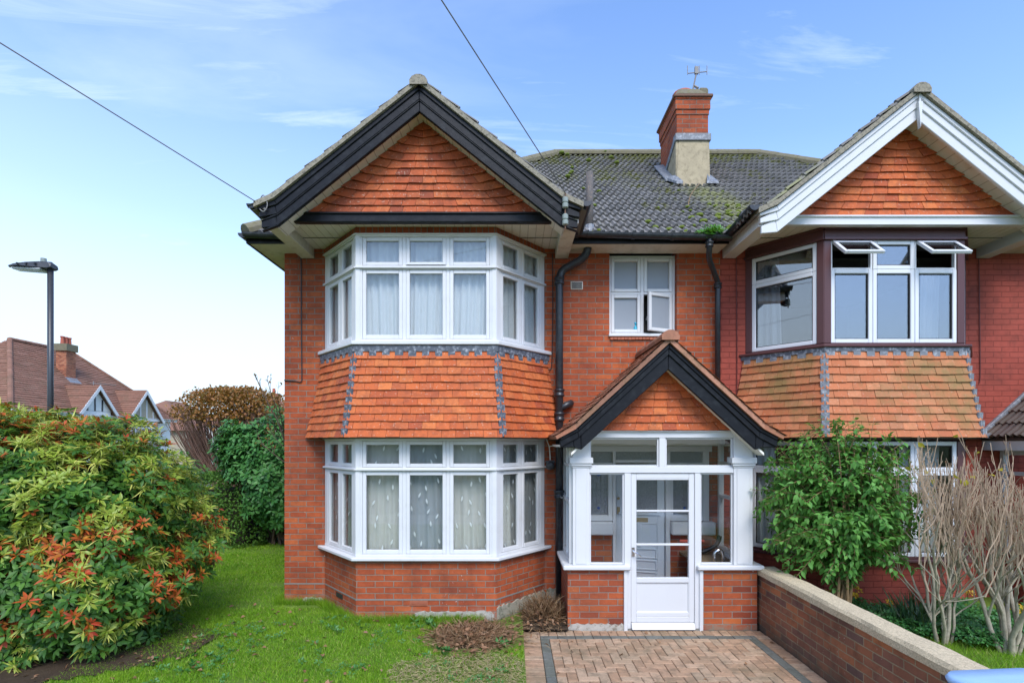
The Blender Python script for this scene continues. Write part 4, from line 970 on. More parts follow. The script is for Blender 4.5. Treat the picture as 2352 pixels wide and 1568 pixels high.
b = MB(); b.lathe((1.71, .12, 3.772), [(.03,0),(.03,.10),(.022,.12),(.012,.13),(.012,.16),(.02,.165),(.02,.18),(.005,.185)], 12)
tag(b.build('shampoo_bottle', M['bluebottle'], smooth=True), 'turquoise bottle on the bathroom window ledge', 'bottle')
# curtains
def cpath(d): return [(x, y) for x, y in poly_off(BC, d)]
tag(wave_cloth('net_curtain', M['sheer'], [(-2.46,.05)] + cpath(-.13)[1:3] + [(.35,.05)], 3.53, 4.84, .02, .09), 'plain white net curtain in the upper bay window', 'curtain')
n2 = tag(wave_cloth('net_curtain', M['sheer_thin'], [(-2.46,.05)] + cpath(-.13)[1:3] + [(.35,.05)], .93, 2.33, .018, .10, 3), 'leaf patterned net curtain in the lower bay window', 'curtain')
V, T = [], []
pp = [(-2.46,.04)] + cpath(-.105)[1:3] + [(.35,.04)]
B_, D_, N_ = [], [], []
for i in range(3):
    Pn = Panel(pp[i], pp[i+1]); nu = int(Pn.L/.17)
    for a_ in range(nu):
        for z in range(7):
            u = (a_+.5+(.5 if z % 2 else 0)-.25)*Pn.L/nu + rnd.uniform(-.05,.05); B_.append(Pn.p(u, 1.0+z*.19+rnd.uniform(-.07,.07), .02)); t_ = rnd.uniform(-.5, .5)
            D_.append(Pn.u*math.sin(t_) + Vector((0,0,1))*math.cos(t_)); N_.append(Pn.n)
leaves('woven_motif', np.array(B_), np.array([tuple(x) for x in D_]), np.array([tuple(x) for x in N_]), .075, .024, M['motif'], n2, fold=.05, droop=.1)
tag(wave_cloth('lined_curtain', M['drape'], [(-2.02,-.36),(-1.78,-.53),(-1.38,-.53)], .95, 2.34, .022, .12, 1), 'cream curtain hanging behind the left front light of the lower bay', 'curtain')
tag(wave_cloth('lined_curtain', M['drape_blue'], [(-1.40,-.50),(-.74,-.50)], .95, 2.34, .025, .16, 2), 'blue grey curtain hanging behind the middle light of the lower bay', 'curtain')
tag(wave_cloth('lined_curtain', M['drape'], [(-.76,-.53),(-.30,-.53),(-.04,-.30)], .95, 2.34, .025, .13, 5), 'cream curtain hanging behind the right front light of the lower bay', 'curtain')
# ================================================================== the red painted neighbour
RC = 4.68
H2 = thing('semi_detached_house', 'dark red painted semi with white bargeboards and maroon framed bay windows', 'house', (6.0, 0, 0))
A1, B1, C1, D1 = poly_off(RC, 0)
w = MB(); XR = 9.1
w.box(XP, A1[0], .001, .26, -.3, 4.93); w.box(D1[0], XR, .001, .26, -.3, 4.93); w.box(XR-.26, XR, .26, 7.6, -.3, 4.93); w.box(XP+.01, XR-.26, 7.34, 7.6, -.3, 4.93)
for a, b in ((A1, B1), (B1, C1), (C1, D1)):
    P = Panel(a, b); w.prism([P.p(0,-.3,0), P.p(P.L,-.3,0), P.p(P.L,-.3,-.2), P.p(0,-.3,-.2)], (0, 0, 1.14))
w.build('painted_brick_wall', M['red_brick'], H2)
k = MB(); k.box(XP+.02, XR-.27, .3, 7.3, 2.42, 2.6); k.box(XP+.02, XR-.27, .28, 7.3, 4.86, 4.9); k.box(XP+.02, XR-.27, 3.0, 3.1, .2, 4.85); k.box(6.4, 6.5, .27, 3.0, .2, 4.85)
for z0, z1, d0, d1 in ((2.345, 2.9, .12, .05), (2.9, 3.44, .05, -.01)):
    a, b = poly_off(RC, d0), poly_off(RC, d1)
    k.add([(x, y, z0) for x, y in a] + [(x, y, z1) for x, y in b], [(3,2,1,0), (4,5,6,7), (0,1,5,4), (1,2,6,5), (2,3,7,6), (3,0,4,7)])
a = poly_off(RC, -.03); k.prism([(x, y, 4.90) for x, y in a], (0, 0, .012))
k.build('inner_floor', M['dark'], H2)
def tilt(mb, hinge, axis, ang):
    from mathutils import Matrix
    T = Matrix.Translation(hinge) @ Matrix.Rotation(ang, 4, axis) @ Matrix.Translation(-Vector(hinge))
    mb.v = [tuple(T @ Vector(v)) for v in mb.v]
def maroon_bay(c, zs, zst, zt, zh, gl, opened, name='bay_window'):
    pts = poly_off(c, 0); fr = MB(); W = M['alu']; lights = []
    for i in range(3):
        P = Panel(pts[i], pts[i+1]); L = P.L
        P.box(fr, 0, L, zh, 4.955 if zh > 4 else zh+.02, -.12, .012)
        if zh > 4: P.box(fr, -.01, L+.01, zh-.02, zh+.015, -.1, .035); P.box(fr, 0, L, 4.90, 4.93, -.05, .03)
        P.box(fr, 0, L, zst, zst+.025, -.12, .0)
        m = .085
        P.box(fr, 0, m, zst+.025, zh-.02, -.11, .004); P.box(fr, L-m, L, zst+.025, zh-.02, -.11, .004)
        if i == 1: x0, x1 = m, L-m; s = (x1-x0)/3; ls = [(x0, x0+s), (x0+s, x0+2*s), (x0+2*s, x1)]
        else: ls = [(m, L-m)]
        lights.append((P, ls))
    bw = fr.build(name, M['maroon'], H2, bevel=.004)
    si = MB(); so, sn = poly_off(c, .075), poly_off(c, -.1); so[0] = (so[0][0], 0); so[3] = (so[3][0], 0)
    si.prism([(x, y, zs) for x, y in so + sn[::-1]], (0, 0, zst-zs)); si.build('sill', M['maroon'], bw, bevel=.008)
    for i, (P, ls) in enumerate(lights):
        for j, (a, b) in enumerate(ls):
            casement(P, a+.002, b-.002, zst+.026, zt, W, bw, gl, w=.05, n1=-.004, gasket=True)
            if i == 1 and j in opened:
                f = MB(); P.ring(f, a+.002, b-.002, zt+.001, zh-.021, .022, -.06, -.012); f.build('window_frame', W, bw, bevel=.003)
                f = MB(); P.ring(f, a+.02, b-.02, zt+.015, zh-.03, .04, -.03, .008); h = P.p(a, zh-.03, 0); tilt(f, h, 'X', R(-50)); f.build('open_light', W, bw, bevel=.004)
                f = MB(); P.box(f, a+.055, b-.055, zt+.05, zh-.065, -.014, -.008); tilt(f, h, 'X', R(-50)); f.build('pane', gl, bw)
                f = MB(); P.ring(f, a+.058, b-.058, zt+.053, zh-.068, .012, -.016, -.004); tilt(f, h, 'X', R(-50)); f.build('glazing_seal', M['gasket'], bw)
            else: casement(P, a+.002, b-.002, zt+.001, zh-.021, W, bw, gl, w=.05, n1=-.004, gasket=True)
    return bw
M['glass_blue'] = m_glass('strongly_reflecting_glass', (.75,.78,.82), refl=5.5)
maroon_bay(RC, 3.456, 3.488, 4.415, 4.79, M['glass_blue'], (0, 2))
maroon_bay(RC, .835, .87, 1.94, 2.33, M['glass'], ())
bay_tiles(H2, RC, M['tile_moss'], M['leaddark'], M['lead'], M['lead'])
gable(H2, RC, -1.145, -.865, M['whitewood'], M['white'], M['tile'], M['boards'], M['whitewood'], plain=True, za=6.315)
main_roof(H2, XP, 12, 1)
m = MB(); m.prism([(RC-.025, -1.15, 6.2), (RC+.025, -1.15, 6.2), (RC, -1.15, 5.9)], (0, -.05, 0)); m.box(RC-.012, RC+.012, -1.19, -1.15, 6.18, 6.30); m.build('finial', M['white'], H2)
g = MB(); gutter(g, (2.775, -1.21, 5.01), (2.775, -.44, 4.965), .06); g.tube([(2.775,-.98,4.99),(2.775,-.92,4.988)], .068, 10); g.build('gutter', M['blackpipe'], H2)
g = MB(); gutter(g, (6.6, -1.2, 5.0), (6.6, -.44, 4.96), .06); g.build('gutter', M['blackpipe'], H2)
e = MB(); e.box(6.52, 9.4, -.40, -.37, 4.862, 4.955); e.box(6.52, 9.4, -.37, .0, 4.868, 4.886); e.build('eaves_board', M['cream'], H2)
c = MB(); c.tube(bez([(3.05,-.013,4.85),(3.055,-.013,4.2),(3.06,-.013,3.3),(3.05,-.013,2.5)],6), .006, 6); c.tube(bez([(6.35,-.013,4.85),(6.36,-.013,4.2),(6.37,-.013,3.3),(6.36,-.013,3.1)],6), .006, 6); c.build('painted_cable', m_plain('maroon_cable', (.12,.025,.02), .6, .1, 5, .1), H2)
# gabled side porch, of which the picture shows only the left eave
QC, y0 = 7.62, -1.15
p = MB(); p.box(6.62, 8.62, y0, -.002, -.1, .85); p.build('porch_plinth', M['red_brick'], H2)
r = MB(); al = math.atan(.92)
for s_ in (-1, 1):
    S = Vector((-s_*math.cos(al), 0, math.sin(al))); slope_tiles(r, (QC+s_*1.24, 0, 2.36), (0,1,0), S, lambda t: (y0-.2, -.0), 7, .24, th=.03)
    r.prism([(QC, y0-.15, 2.36+1.24*.92-.03), (QC+s_*1.24, y0-.15, 2.33), (QC+s_*1.20, y0-.15, 2.30), (QC, y0-.15, 2.36+1.2*.92-.06)], (0, -y0+.14, 0))
r.build('porch_roof', m_tiles('dark_mossy_porch_tile', [(.06,.045,.04),(.10,.075,.06),(.08,.055,.05)], streak=(.04,.035,.03), amt=.5, moss=(.1,.1,.05), moss_amt=.4), H2)
r = MB()
r.prism([(QC-1.30, -.002, 2.40), (QC-1.12, -.002, 2.40), (QC-.02, -.002, 3.43), (QC-.10, -.002, 3.49)], (0, -.05, 0)); r.box(QC-1.42, QC-1.10, -.16, -.004, 2.35, 2.42); r.build('lead_flashing', M['lead'], H2, bevel=.008)
r = MB(); r.box(6.40, 6.43, y0-.18, -.003, 2.19, 2.335); r.box(6.43, 6.64, y0-.18, -.003, 2.19, 2.21); r.build('porch_fascia', M['whitewood'], H2, bevel=.004)
Q = Panel((6.66, -.004), (6.66, y0)); r = MB(); L = Q.L; Q.ring(r, 0, L, .85, 2.19, .06, -.05, .02); Q.box(r, .06, L-.06, 1.86, 1.91, -.04, .01); Q.box(r, L/2-.025, L/2+.025, .9, 2.14, -.04, .01); Q.box(r, -.0, L+.05, .85, .885, -.05, .08)
sw = r.build('side_window', M['whitewood'], H2, bevel=.004); r = MB(); Q.box(r, .05, L-.05, .9, 2.14, -.02, -.015); r.build('pane', M['glass'], sw)
r = MB(); r.box(6.66, 8.6, y0, y0+.05, .85, 2.2); r.box(8.55, 8.6, y0+.05, -.01, .85, 2.2); r.build('porch_glazing', M['whitewood'], H2)
tag(wave_cloth('net_curtain', M['sheer'], [(3.27,.02),(3.36,-.06),(3.52,-.25)], 3.5, 4.72, .03, .09), 'white curtain gathered at the left side of the maroon upper bay', 'curtain')
tag(wave_cloth('net_curtain', M['sheer'], [(5.20,-.52),(5.42,-.50)], 3.5, 4.5, .03, .09, 4), 'white curtain gathered at the right end of the maroon upper bay', 'curtain')
tag(wave_cloth('net_curtain', M['sheer'], [(3.27,.02),(3.36,-.06),(3.50,-.22)], .9, 2.3, .03, .09, 7), 'white curtain in the left light of the lower maroon bay', 'curtain')
tag(wave_cloth('red_curtain', M['drape_red'], [(3.50,-.2),(3.60,-.32)], .9, 2.3, .03, .09, 8), 'dark red curtain beside the white one in the lower maroon bay', 'curtain')
tag(wave_cloth('net_curtain', M['sheer'], [(4.9,-.52),(5.42,-.52)], .9, 2.3, .03, .11, 9), 'white curtain at the right end of the lower maroon bay', 'curtain')
# ================================================================== ground, drive, walls, street
def sheet(name, x0, x1, y0, y1, z, mat, nx=1, ny=1, bump=0.0, hole=None):
    mb = MB(); V = []
    for j in range(ny+1):
        for i in range(nx+1):
            x, y = x0+(x1-x0)*i/nx, y0+(y1-y0)*j/ny
            V.append((x, y, z + (bump*noise.noise(Vector((x*1.3, y*1.3, 3))) if bump else 0)))
    mb.add(V, [(j*(nx+1)+i, j*(nx+1)+i+1, (j+1)*(nx+1)+i+1, (j+1)*(nx+1)+i) for j in range(ny) for i in range(nx)])
    return struct(mb.build(name, mat, smooth=bump > 0, recalc=False))
sheet('ground', -600, 600, -600, 600, -.02, M['far'])
sheet('road', -20, -13.5, -80, 90, .0, M['asphalt'])
sheet('road', -80, 80, -18, -11, .0, M['asphalt'])
sheet('bounce_pavement', -80, 80, -11, -8.6, .06, M['bounce_path'])  # unseen strip behind the camera, added pale to bounce light under the soffits
LZ = lambda x, y: .125 + .02*noise.noise(Vector((x*1.3, y*1.3, 3)))
sheet('lawn', -10, .13, -8.6, 9, .125, M['turf'], 70, 120, .02)
sheet('soil_bed', .10, .66, -1.10, .02, .118, M['soil'])
sheet('garden_ground', 3.12, 12, -8, .0, .19, M['turf'], 40, 40, .02)
sheet('driveway_base', .12, 2.95, -8.6, -.98, .050, M['sand'])
pv = MB(); DX0, DX1, DY0, DY1 = .12, 2.925, -5.6, -1.02; T = .086
def block(x0, x1, y0, y1, c):
    x0, x1, y0, y1 = max(x0, DX0), min(x1, DX1), max(y0, DY0), min(y1, DY1)
    if x1-x0 < .03 or y1-y0 < .03: return
    g = .0022; z = T + rnd.uniform(-.0025, .0025); b = .006; a, d = rnd.uniform(-.0015,.0015), rnd.uniform(-.0015,.0015); pv.c = c
    x0 += g; x1 -= g; y0 += g; y1 -= g
    lo = [(x0,y0,.045),(x1,y0,.045),(x1,y1,.045),(x0,y1,.045)]; mi = [(x0,y0,z-b+a),(x1,y0,z-b+d),(x1,y1,z-b+d),(x0,y1,z-b+a)]
    hi = [(x0+b,y0+b,z+a),(x1-b,y0+b,z+d),(x1-b,y1-b,z+d),(x0+b,y1-b,z+a)]
    pv.add(lo+mi+hi, [(0,1,5,4),(1,2,6,5),(2,3,7,6),(3,0,4,7),(4,5,9,8),(5,6,10,9),(6,7,11,10),(7,4,8,11),(8,9,10,11)])
bx0, bx1, by1 = DX0+.20, DX1-.25, DY1-.17
n = 60
for i in range(n):
    y1 = DY1-.17-i*.1
    if i == 0:
        for q in range(29): block(DX0+q*.1, DX0+q*.1+.1, DY1-.17, DY1, 0)
    block(DX0, bx0, y1-.1, y1, 0); block(bx1+.1, DX1+.1, y1-.1, y1, 0)
for i in range(30):
    block(bx0, bx0+.1, by1-.1-.2*i-.2, by1-.1-.2*i, 1); block(bx1, bx1+.1, by1-.1-.2*i-.2, by1-.1-.2*i, 1)
for i in range(13): block(bx0+.2*i, min(bx1+.1, bx0+.2*i+.2), by1-.1, by1, 1)
fx0, fx1, fy1 = bx0+.1, bx1, by1-.1
for i in range(-2, 26):
    for j in range(-2, 46):
        x, y = fx0+i*.1, fy1-(j+1)*.1; kk = (i+j) % 4
        def fb(a, b, c, d):
            a, b, c, d = max(a, fx0), min(b, fx1), c, min(d, fy1)
            if b > a and d > c: block(a, b, c, d, 0)
        if kk == 0: fb(x, x+.2, y, y+.1)
        elif kk == 3: fb(x, x+.1, y, y+.2)
struct(pv.build('driveway', [M['paver'], M['paver_grey']], recalc=False))
# boundary wall
gw = thing('garden_wall', 'low brown brick wall with a pale rough concrete coping between the two front gardens', 'wall', (3.03, -3.5, 0))
b = MB(); b.box(2.93, 3.13, -3.98, -.70, -.1, .735); b.build('brickwork', M['wall_brick'], gw)
b = MB(); V = []; n = 60
for i in range(n+1):
    y = -4.0 + 3.06*i/n; f = lambda s: noise.noise(Vector((y*4+s, s*3, .5)))*.008
    V += [(2.905+f(1), y, .736), (2.905+f(2), y, .795+f(3)), (2.925+f(4), y, .822+f(5)), (3.12+f(6), y, .822+f(7)), (3.15+f(8), y, .795), (3.15, y, .736)]
b.add(V, [(i*6+k, i*6+(k+1) % 6, (i+1)*6+(k+1) % 6, (i+1)*6+k) for i in range(n) for k in range(6)] + [tuple(range(6)), tuple(range(n*6, n*6+6))])
b.build('coping', M['coping'], gw)
# wheelie bin
wb = thing('wheelie_bin', 'blue wheelie bin with a pale blue lid at the near end of the garden wall', 'bin', (2.78, -4.6, .085)); wb.rotation_euler.z = R(5); wb.scale = (1, 1, .88)
x0, x1, y0, y1 = 2.55, 3.11, -4.92, -4.27
b = MB(); b.hexa([(x0+.07,y0+.07,.16),(x1-.07,y0+.07,.16),(x1-.07,y1-.1,.16),(x0+.07,y1-.1,.16)], [(x0+.02,y0+.02,1.0),(x1-.02,y0+.02,1.0),(x1-.02,y1-.04,1.0),(x0+.02,y1-.04,1.0)]); b.box(x0, x1, y0, y1-.03, .98, 1.03); b.build('bin_body', M['binbody'], wb, bevel=.02, segs=2)
b = MB(); pts = []
for cx_, cy_, a0 in ((x1-.07, y1-.07, 0), (x0+.07, y1-.07, 90), (x0+.1, y0+.06, 180), (x1-.1, y0+.06, 270)):
    for q in range(6): t = R(a0+q*18); pts.append((cx_+.09*math.cos(t), cy_+.09*math.sin(t)))
mid = lambda s, z: [( (x-(x0+x1)/2)*s+(x0+x1)/2, (y-(y0+y1)/2)*s+(y0+y1)/2, z) for x, y in pts]
L1, L2, L3, L4 = mid(1.0,1.035), mid(1.02,1.055), mid(.98,1.083), mid(.6,1.098); N_ = len(pts)
b.add(L1+L2+L3+L4, [(a*N_+i, a*N_+(i+1) % N_, (a+1)*N_+(i+1) % N_, (a+1)*N_+i) for a in range(3) for i in range(N_)] + [tuple(range(N_))[::-1], tuple(range(3*N_, 4*N_))]); b.build('bin_lid', M['bin'], wb, smooth=True)
b = MB(); b.tube([(x0+.06,y1+.03,1.0),(x1-.06,y1+.03,1.0)], .017, 8); b.box(x0+.06,x0+.1,y1-.05,y1+.03,.985,1.012); b.box(x1-.1,x1-.06,y1-.05,y1+.03,.985,1.012); b.build('bin_handle', M['binbody'], wb)
for x in (x0+.02, x1-.07):
    b = MB(); b.tube([(x,y1-.02,.185),(x+.05,y1-.02,.185)], .10, 18); b.build('wheel', M['rubber'], wb)
# street lamp
lp = Vector((-8.05, 2.1, 0)); lz = 5.30
sl = thing('street_lamp', 'dark street lamp with a flat LED head rising behind the big shrub', 'street lamp', lp)
b = MB(); b.tube([lp, lp+Vector((0,0,1.2))], .07, 14); b.tube([lp+Vector((0,0,1.2)), lp+Vector((0,0,lz))], .046, 14); b.build('lamp_post', M['lamp'], sl, smooth=True)
b = MB(); prof = [(.07,.09,.10,.02),(.02,.10,.14,.0),(-.12,.13,.15,.0),(-.34,.15,.13,.02),(-.56,.13,.105,.035),(-.68,.08,.075,.045),(-.71,.02,.06,.05)]; V = []
for x, wd, zt, zb in prof:
    V += [(lp.x+x, lp.y-wd, lz+zb+.01), (lp.x+x, lp.y-wd*.8, lz+zt*.8), (lp.x+x, lp.y, lz+zt), (lp.x+x, lp.y+wd*.8, lz+zt*.8), (lp.x+x, lp.y+wd, lz+zb+.01), (lp.x+x, lp.y, lz+zb-.005)]
b.add(V, [(i*6+k, i*6+(k+1) % 6, (i+1)*6+(k+1) % 6, (i+1)*6+k) for i in range(len(prof)-1) for k in range(6)] + [tuple(range(6)), tuple(range(len(V)-6, len(V)))])
for x in (-.15, -.3, -.45): b.box(lp.x+x-.01, lp.x+x+.012, lp.y-.165, lp.y+.165, lz+.05, lz+.085)
b.build('lamp_head', M['lamp'], sl, bevel=.004)
b = MB(); b.hexa([(lp.x-.6,lp.y-.08,lz-.005),(lp.x-.1,lp.y-.11,lz-.035),(lp.x-.1,lp.y+.11,lz-.035),(lp.x-.6,lp.y+.08,lz-.005)], [(lp.x-.62,lp.y-.1,lz+.03),(lp.x-.08,lp.y-.13,lz+.0),(lp.x-.08,lp.y+.13,lz+.0),(lp.x-.62,lp.y+.1,lz+.03)]); b.build('lamp_lens', M['lamplens'], sl, bevel=.01)
b = MB(); b.tube([lp+Vector((-.12,0,lz+.14)), lp+Vector((-.12,0,lz+.2))], .045, 14); b.build('light_sensor', M['insul'], sl)
# telephone wires
def wire(a, d, t, sag, r):
    a, d = Vector(a), Vector(d); p = []
    for i in range(41):
        s = t*i/40; p.append(a + d*s - Vector((0,0,sag*4*(s/t)*(1-s/t))))
    m = MB(); m.tube(p, r, 6); return m.build('telephone_wire', M['wire'])
tag(wire((-2.87,-1.27,5.0), (-1.33,-1.8,.56), 6.5, .0, .0055), 'grey phone wire running from the left gable end out of the picture', 'wire', 'overhead telephone wires')
tag(wire((.60,-1.31,5.1), (-1.2,-2.2,.54), 6.5, .0, .0055), 'grey phone wire rising from the insulators at the right gable end', 'wire', 'overhead telephone wires')
# fence and tarpaulin behind the side garden
fe = thing('garden_fence', 'weathered wooden fence behind the side lawn', 'fence', (-5.5, 9.0, 0))
b = MB()
for i in range(40): b.box(-9+i*.17, -9+i*.17+.15, 9.0, 9.02, .1, 1.3+rnd.uniform(-.01,.01))
b.build('fence_boards', M['fencewood'], fe)
for i in range(4):
    b = MB(); b.box(-8.9+i*2.1, -8.8+i*2.1, 9.025, 9.12, 0, 1.4); b.build('fence_post', M['fencewood'], fe)
b = MB(); V = []; n = 12
for j in range(n+1):
    for i in range(n+1):
        u, v = i/n*2-1, j/n*2-1; h = max(0, 1-(u*u+v*v)); V.append((-4.75+u*.75, 4.9+v*.5, .12+.42*h**.6+.1*noise.noise(Vector((u*4, v*4, 0)))*h))
b.add(V, [(j*(n+1)+i, j*(n+1)+i+1, (j+1)*(n+1)+i+1, (j+1)*(n+1)+i) for j in range(n) for i in range(n)])
tag(b.build('tarpaulin', M['tarp']), 'crumpled green tarpaulin on the ground by the house corner', 'tarpaulin')
# ------------------------------------------------------------------ houses across the street
YS = -7.5
fh = thing('street_house', 'far house with a long brown hipped roof, two white gables and a tall chimney', 'house', (-30, 28, 0))
EZ, X0, X1, Y0, Y1 = 4.25, -28.0, -37.0, 23.2, 37.6
XM, RZ, RA, RB = -32.5, 8.95, 28.1, 33.0
b = MB(); b.box(X1, X0, Y0, Y1, -.1, EZ); b.build('wall', M['fwhite'], fh)
b = MB(); ov = .35
al = math.atan2(RZ-EZ+.15, 4.5+ov); S = Vector((-math.cos(al), 0, math.sin(al))); Lr = (4.5+ov)/math.cos(al)
def frng(t):
    f = min(1, t/Lr); return (Y0-ov + (RA-Y0+ov)*f, Y1+ov - (Y1+ov-RB)*f)
slope_tiles(b, (X0+ov, 0, EZ-.15), (0,1,0), S, frng, 34, Lr/34, prof=[(0,0),(.8,0)], th=.04, stag=True, jit=.008)
e0 = EZ-.17
b.poly([(X0+ov,Y0-ov,e0),(X0+ov,Y1+ov,e0),(XM,RB,RZ-.03),(XM,RA,RZ-.03)])
b.poly([(X1-ov,Y1+ov,e0),(XM,RB,RZ),(X0+ov,Y1+ov,e0)]); b.poly([(X1-ov,Y0-ov,e0),(X1-ov,Y1+ov,e0),(XM,RB,RZ-.03),(XM,RA,RZ-.03)])
al2 = math.atan2(RZ-e0, RA-Y0+ov); S2 = Vector((0, math.cos(al2), math.sin(al2))); L2_ = (RA-Y0+ov)/math.cos(al2)
slope_tiles(b, (0, Y0-ov, e0), (1,0,0), S2, lambda t: (X1-ov+(XM-X1+ov)*min(1,t/L2_), X0+ov-(X0+ov-XM)*min(1,t/L2_)), 34, L2_/34, prof=[(0,0),(.8,0)], th=.04, stag=True, jit=.008)
b.build('roof', M['tile_far'], fh, recalc=False)
b = MB(); ridge(b, (XM, RA, RZ), (XM, RB, RZ), .16, .5); ridge(b, (X0+ov, Y0-ov, e0+.05), (XM, RA, RZ), .14, .28); ridge(b, (X0+ov, Y1+ov, e0+.05), (XM, RB, RZ), .14, .28); b.build('ridge_tiles', M['tile_far'], fh)
b = MB(); b.box(X0+.30, X0+.36, Y0-.35, Y1+.3, EZ-.32, EZ-.12); b.box(X1, X0+.36, Y0-.37, Y0-.33, EZ-.32, EZ-.12); gutter(b, (X0+.43, Y0-.4, EZ-.12), (X0+.43, Y1+.3, EZ-.12), .07); b.build('gutter', M['white'], fh)
for gi, (ya, yb_, zt, dark, out) in enumerate(((34.8+YS, 37.2+YS, 6.05, True, .75), (39.1+YS, 43.2+YS, 6.15, False, .75))):
    yc, hw = (ya+yb_)/2, (yb_-ya)/2
    if gi == 0: yc, hw = 36.45+YS, 1.68
    zb = zt-hw*1.12; xf = X0+out
    gp = MB(); gp.box(X0-3.2, xf-.3, yc-hw+.35, yc+hw-.35, 0, zb+.2); gp.prism([(xf-.3, yc-hw+.3, zb+.18), (xf-.3, yc+hw-.3, zb+.18), (xf-.3, yc, zt-.25)], (-.3, 0, 0)); gp.build('gable_wall', M['fwhite'] if gi == 0 else M['pebble'], fh)
    gp = MB()
    for s_ in (-1, 1):
        Sg = Vector((0, -s_*hw, zt-zb)).normalized(); Lg = math.hypot(hw, zt-zb)
        slope_tiles(gp, (0, yc+s_*hw, zb), (1,0,0), Sg, lambda t: (X0-4.5, xf), 14, Lg/14, prof=[(0,0),(.8,0)], th=.04, stag=True, jit=.008)
        gp.prism([(X0-4.5, yc, zt-.03), (X0-4.5, yc+s_*hw, zb-.03), (X0-4.5, yc+s_*hw, zb-.08), (X0-4.5, yc, zt-.08)], (4.5+out, 0, 0))
    gp.build('gable_roof', M['tile_far'], fh, recalc=False)
    gp = MB()
    for s_ in (-1, 1): gp.prism([(xf+.02, yc, zt+.02), (xf+.02, yc+s_*(hw+.05), zb-.03), (xf+.02, yc+s_*(hw-.15), zb-.12), (xf+.02, yc, zt-.28)], (-.06, 0, 0))
    if gi == 1: gp.box(xf-.3, xf-.2, yc-hw+.2, yc+hw-.2, zb+.02, zb+.2)
    gp.build('bargeboard', M['white'], fh)
    gp = MB()
    for dy in ((-.75, -.1, .55) if gi == 0 else (-1.1, -.35, .35, 1.1)): gp.box(xf-.31, xf-.27, yc+dy-.06, yc+dy+.06, zb+.2, zt-.3-abs(dy)*1.12)
    gp.build('gable_timber', M['lamp'] if gi == 0 else M['white'], fh)
    for wi, (a_, b_) in enumerate(((-1.15, 1.15),) if gi == 0 else ((-1.45, -.55), (-.4, 1.3))):
        wf = MB(); wf.box(xf-.3, xf-.18, yc+a_, yc+b_, zb-1.6, zb-.05); wo = wf.build('window', M['white'], fh)
        wp = MB(); q = max(1, round((b_-a_)/.55)); st = (b_-a_)/q
        for i in range(q):
            wp.box(xf-.185, xf-.172, yc+a_+st*i+.08, yc+a_+st*(i+1)-.08, zb-.42, zb-.16); wp.box(xf-.185, xf-.172, yc+a_+st*i+.08, yc+a_+st*(i+1)-.08, zb-1.5, zb-.55)
        wp.build('pane', M['fwindow'], wo)
b = MB(); b.box(-30.9, -30.2, 37.3+YS, 38.1+YS, 6.0, 8.6); b.box(-30.98, -30.12, 37.22+YS, 38.18+YS, 8.6, 8.95); cs = b.build('chimney', M['far_brick'], fh)
b = MB(); b.box(-31.0, -30.1, 37.2+YS, 38.2+YS, 8.5, 8.97); b.build('mossy_cap', M['capmoss'], cs)
b = MB(); b.prism([(-30.2, 37.2+YS, 6.62), (-29.85, 37.2+YS, 6.27), (-29.85, 38.2+YS, 6.27), (-30.2, 38.2+YS, 6.62)], (0,0,.08)); b.build('lead_flashing', M['lead'], cs)
for q in range(3):
    b = MB(); b.lathe((-30.55, 37.4+YS+q*.3, 8.95), [(.13,0),(.12,.1),(.10,.45),(.13,.47),(.13,.54),(.08,.54)], 12); b.build('chimney_pot', M['potred'], cs)
for q, (x, y, z) in enumerate(((-36.6, 37.0, 8.3), (-36.9, 26.6, 9.0))):
    b = MB(); b.box(x-.5, x+.5, y-.5, y+.5, 3, z); cs2 = b.build('chimney', M['far_brick'], fh)
    for k_ in (-1, 1):
        b = MB(); b.lathe((x, y+k_*.27, z), [(.17,0),(.13,.5),(.16,.55),(.1,.55)], 10); b.build('chimney_pot', M['potred'], cs2)
b = MB(); yv = 38.0+YS; b.tube([(-28.9, yv, 4.6), (-28.9, yv, 6.5)], .03, 6); b.tube([(-28.9, yv, 6.35), (-28.5, yv+1.6, 6.4)], .02, 6)
for q in range(5): b.tube([(-28.9+.08*q-.25, yv+.32*q, 6.35+.01*q), (-28.9+.08*q+.25, yv+.32*q, 6.38)], .012, 5)
b.build('tv_aerial', M['steel'], fh)
# a second house further down the street
f2 = thing('street_house', 'farthest house, only its brown hipped roof and beige wall show beside the copper hedge', 'house', (-37, 50, 0))
b = MB(); b.box(-44, -34, 50, 62, -.1, 3.6); b.build('wall', M['pebble'], f2)
b = MB(); q = [(-33.5,49.5,3.5),(-44.5,49.5,3.5),(-44.5,62.5,3.5),(-33.5,62.5,3.5)]; r0, r1 = (-39,54.5,7.0), (-39,57.5,7.0)
b.add(q+[r0, r1], [(0,1,4),(1,2,5,4),(2,3,5),(3,0,4,5),(0,3,2,1)]); b.build('roof', M['tile_far'], f2)
b = MB(); b.box(-33.95, -33.9, 52, 54.5, 1.5, 3.2); wo = b.build('window', M['white'], f2); b = MB(); b.box(-33.9, -33.88, 52.2, 53.1, 1.7, 3.0); b.box(-33.9, -33.88, 53.3, 54.3, 1.7, 3.0); b.build('pane', M['fwindow'], wo)
f3 = thing('street_house', 'distant chimney and roof ridge just left of the brick house corner', 'house', (-24, 52, 0))
b = MB(); b.box(-32, -20, 50, 58, -.1, 4.2); b.build('wall', M['fwhite'], f3)
b = MB(); q = [(-19.6,49.6,4.1),(-32.4,49.6,4.1),(-32.4,58.4,4.1),(-19.6,58.4,4.1)]; b.add(q+[(-28,54,6.9),(-23.6,54,6.9)], [(0,1,4,5),(1,2,4),(2,3,5,4),(3,0,5),(0,3,2,1)]); b.build('roof', M['tile_far'], f3)
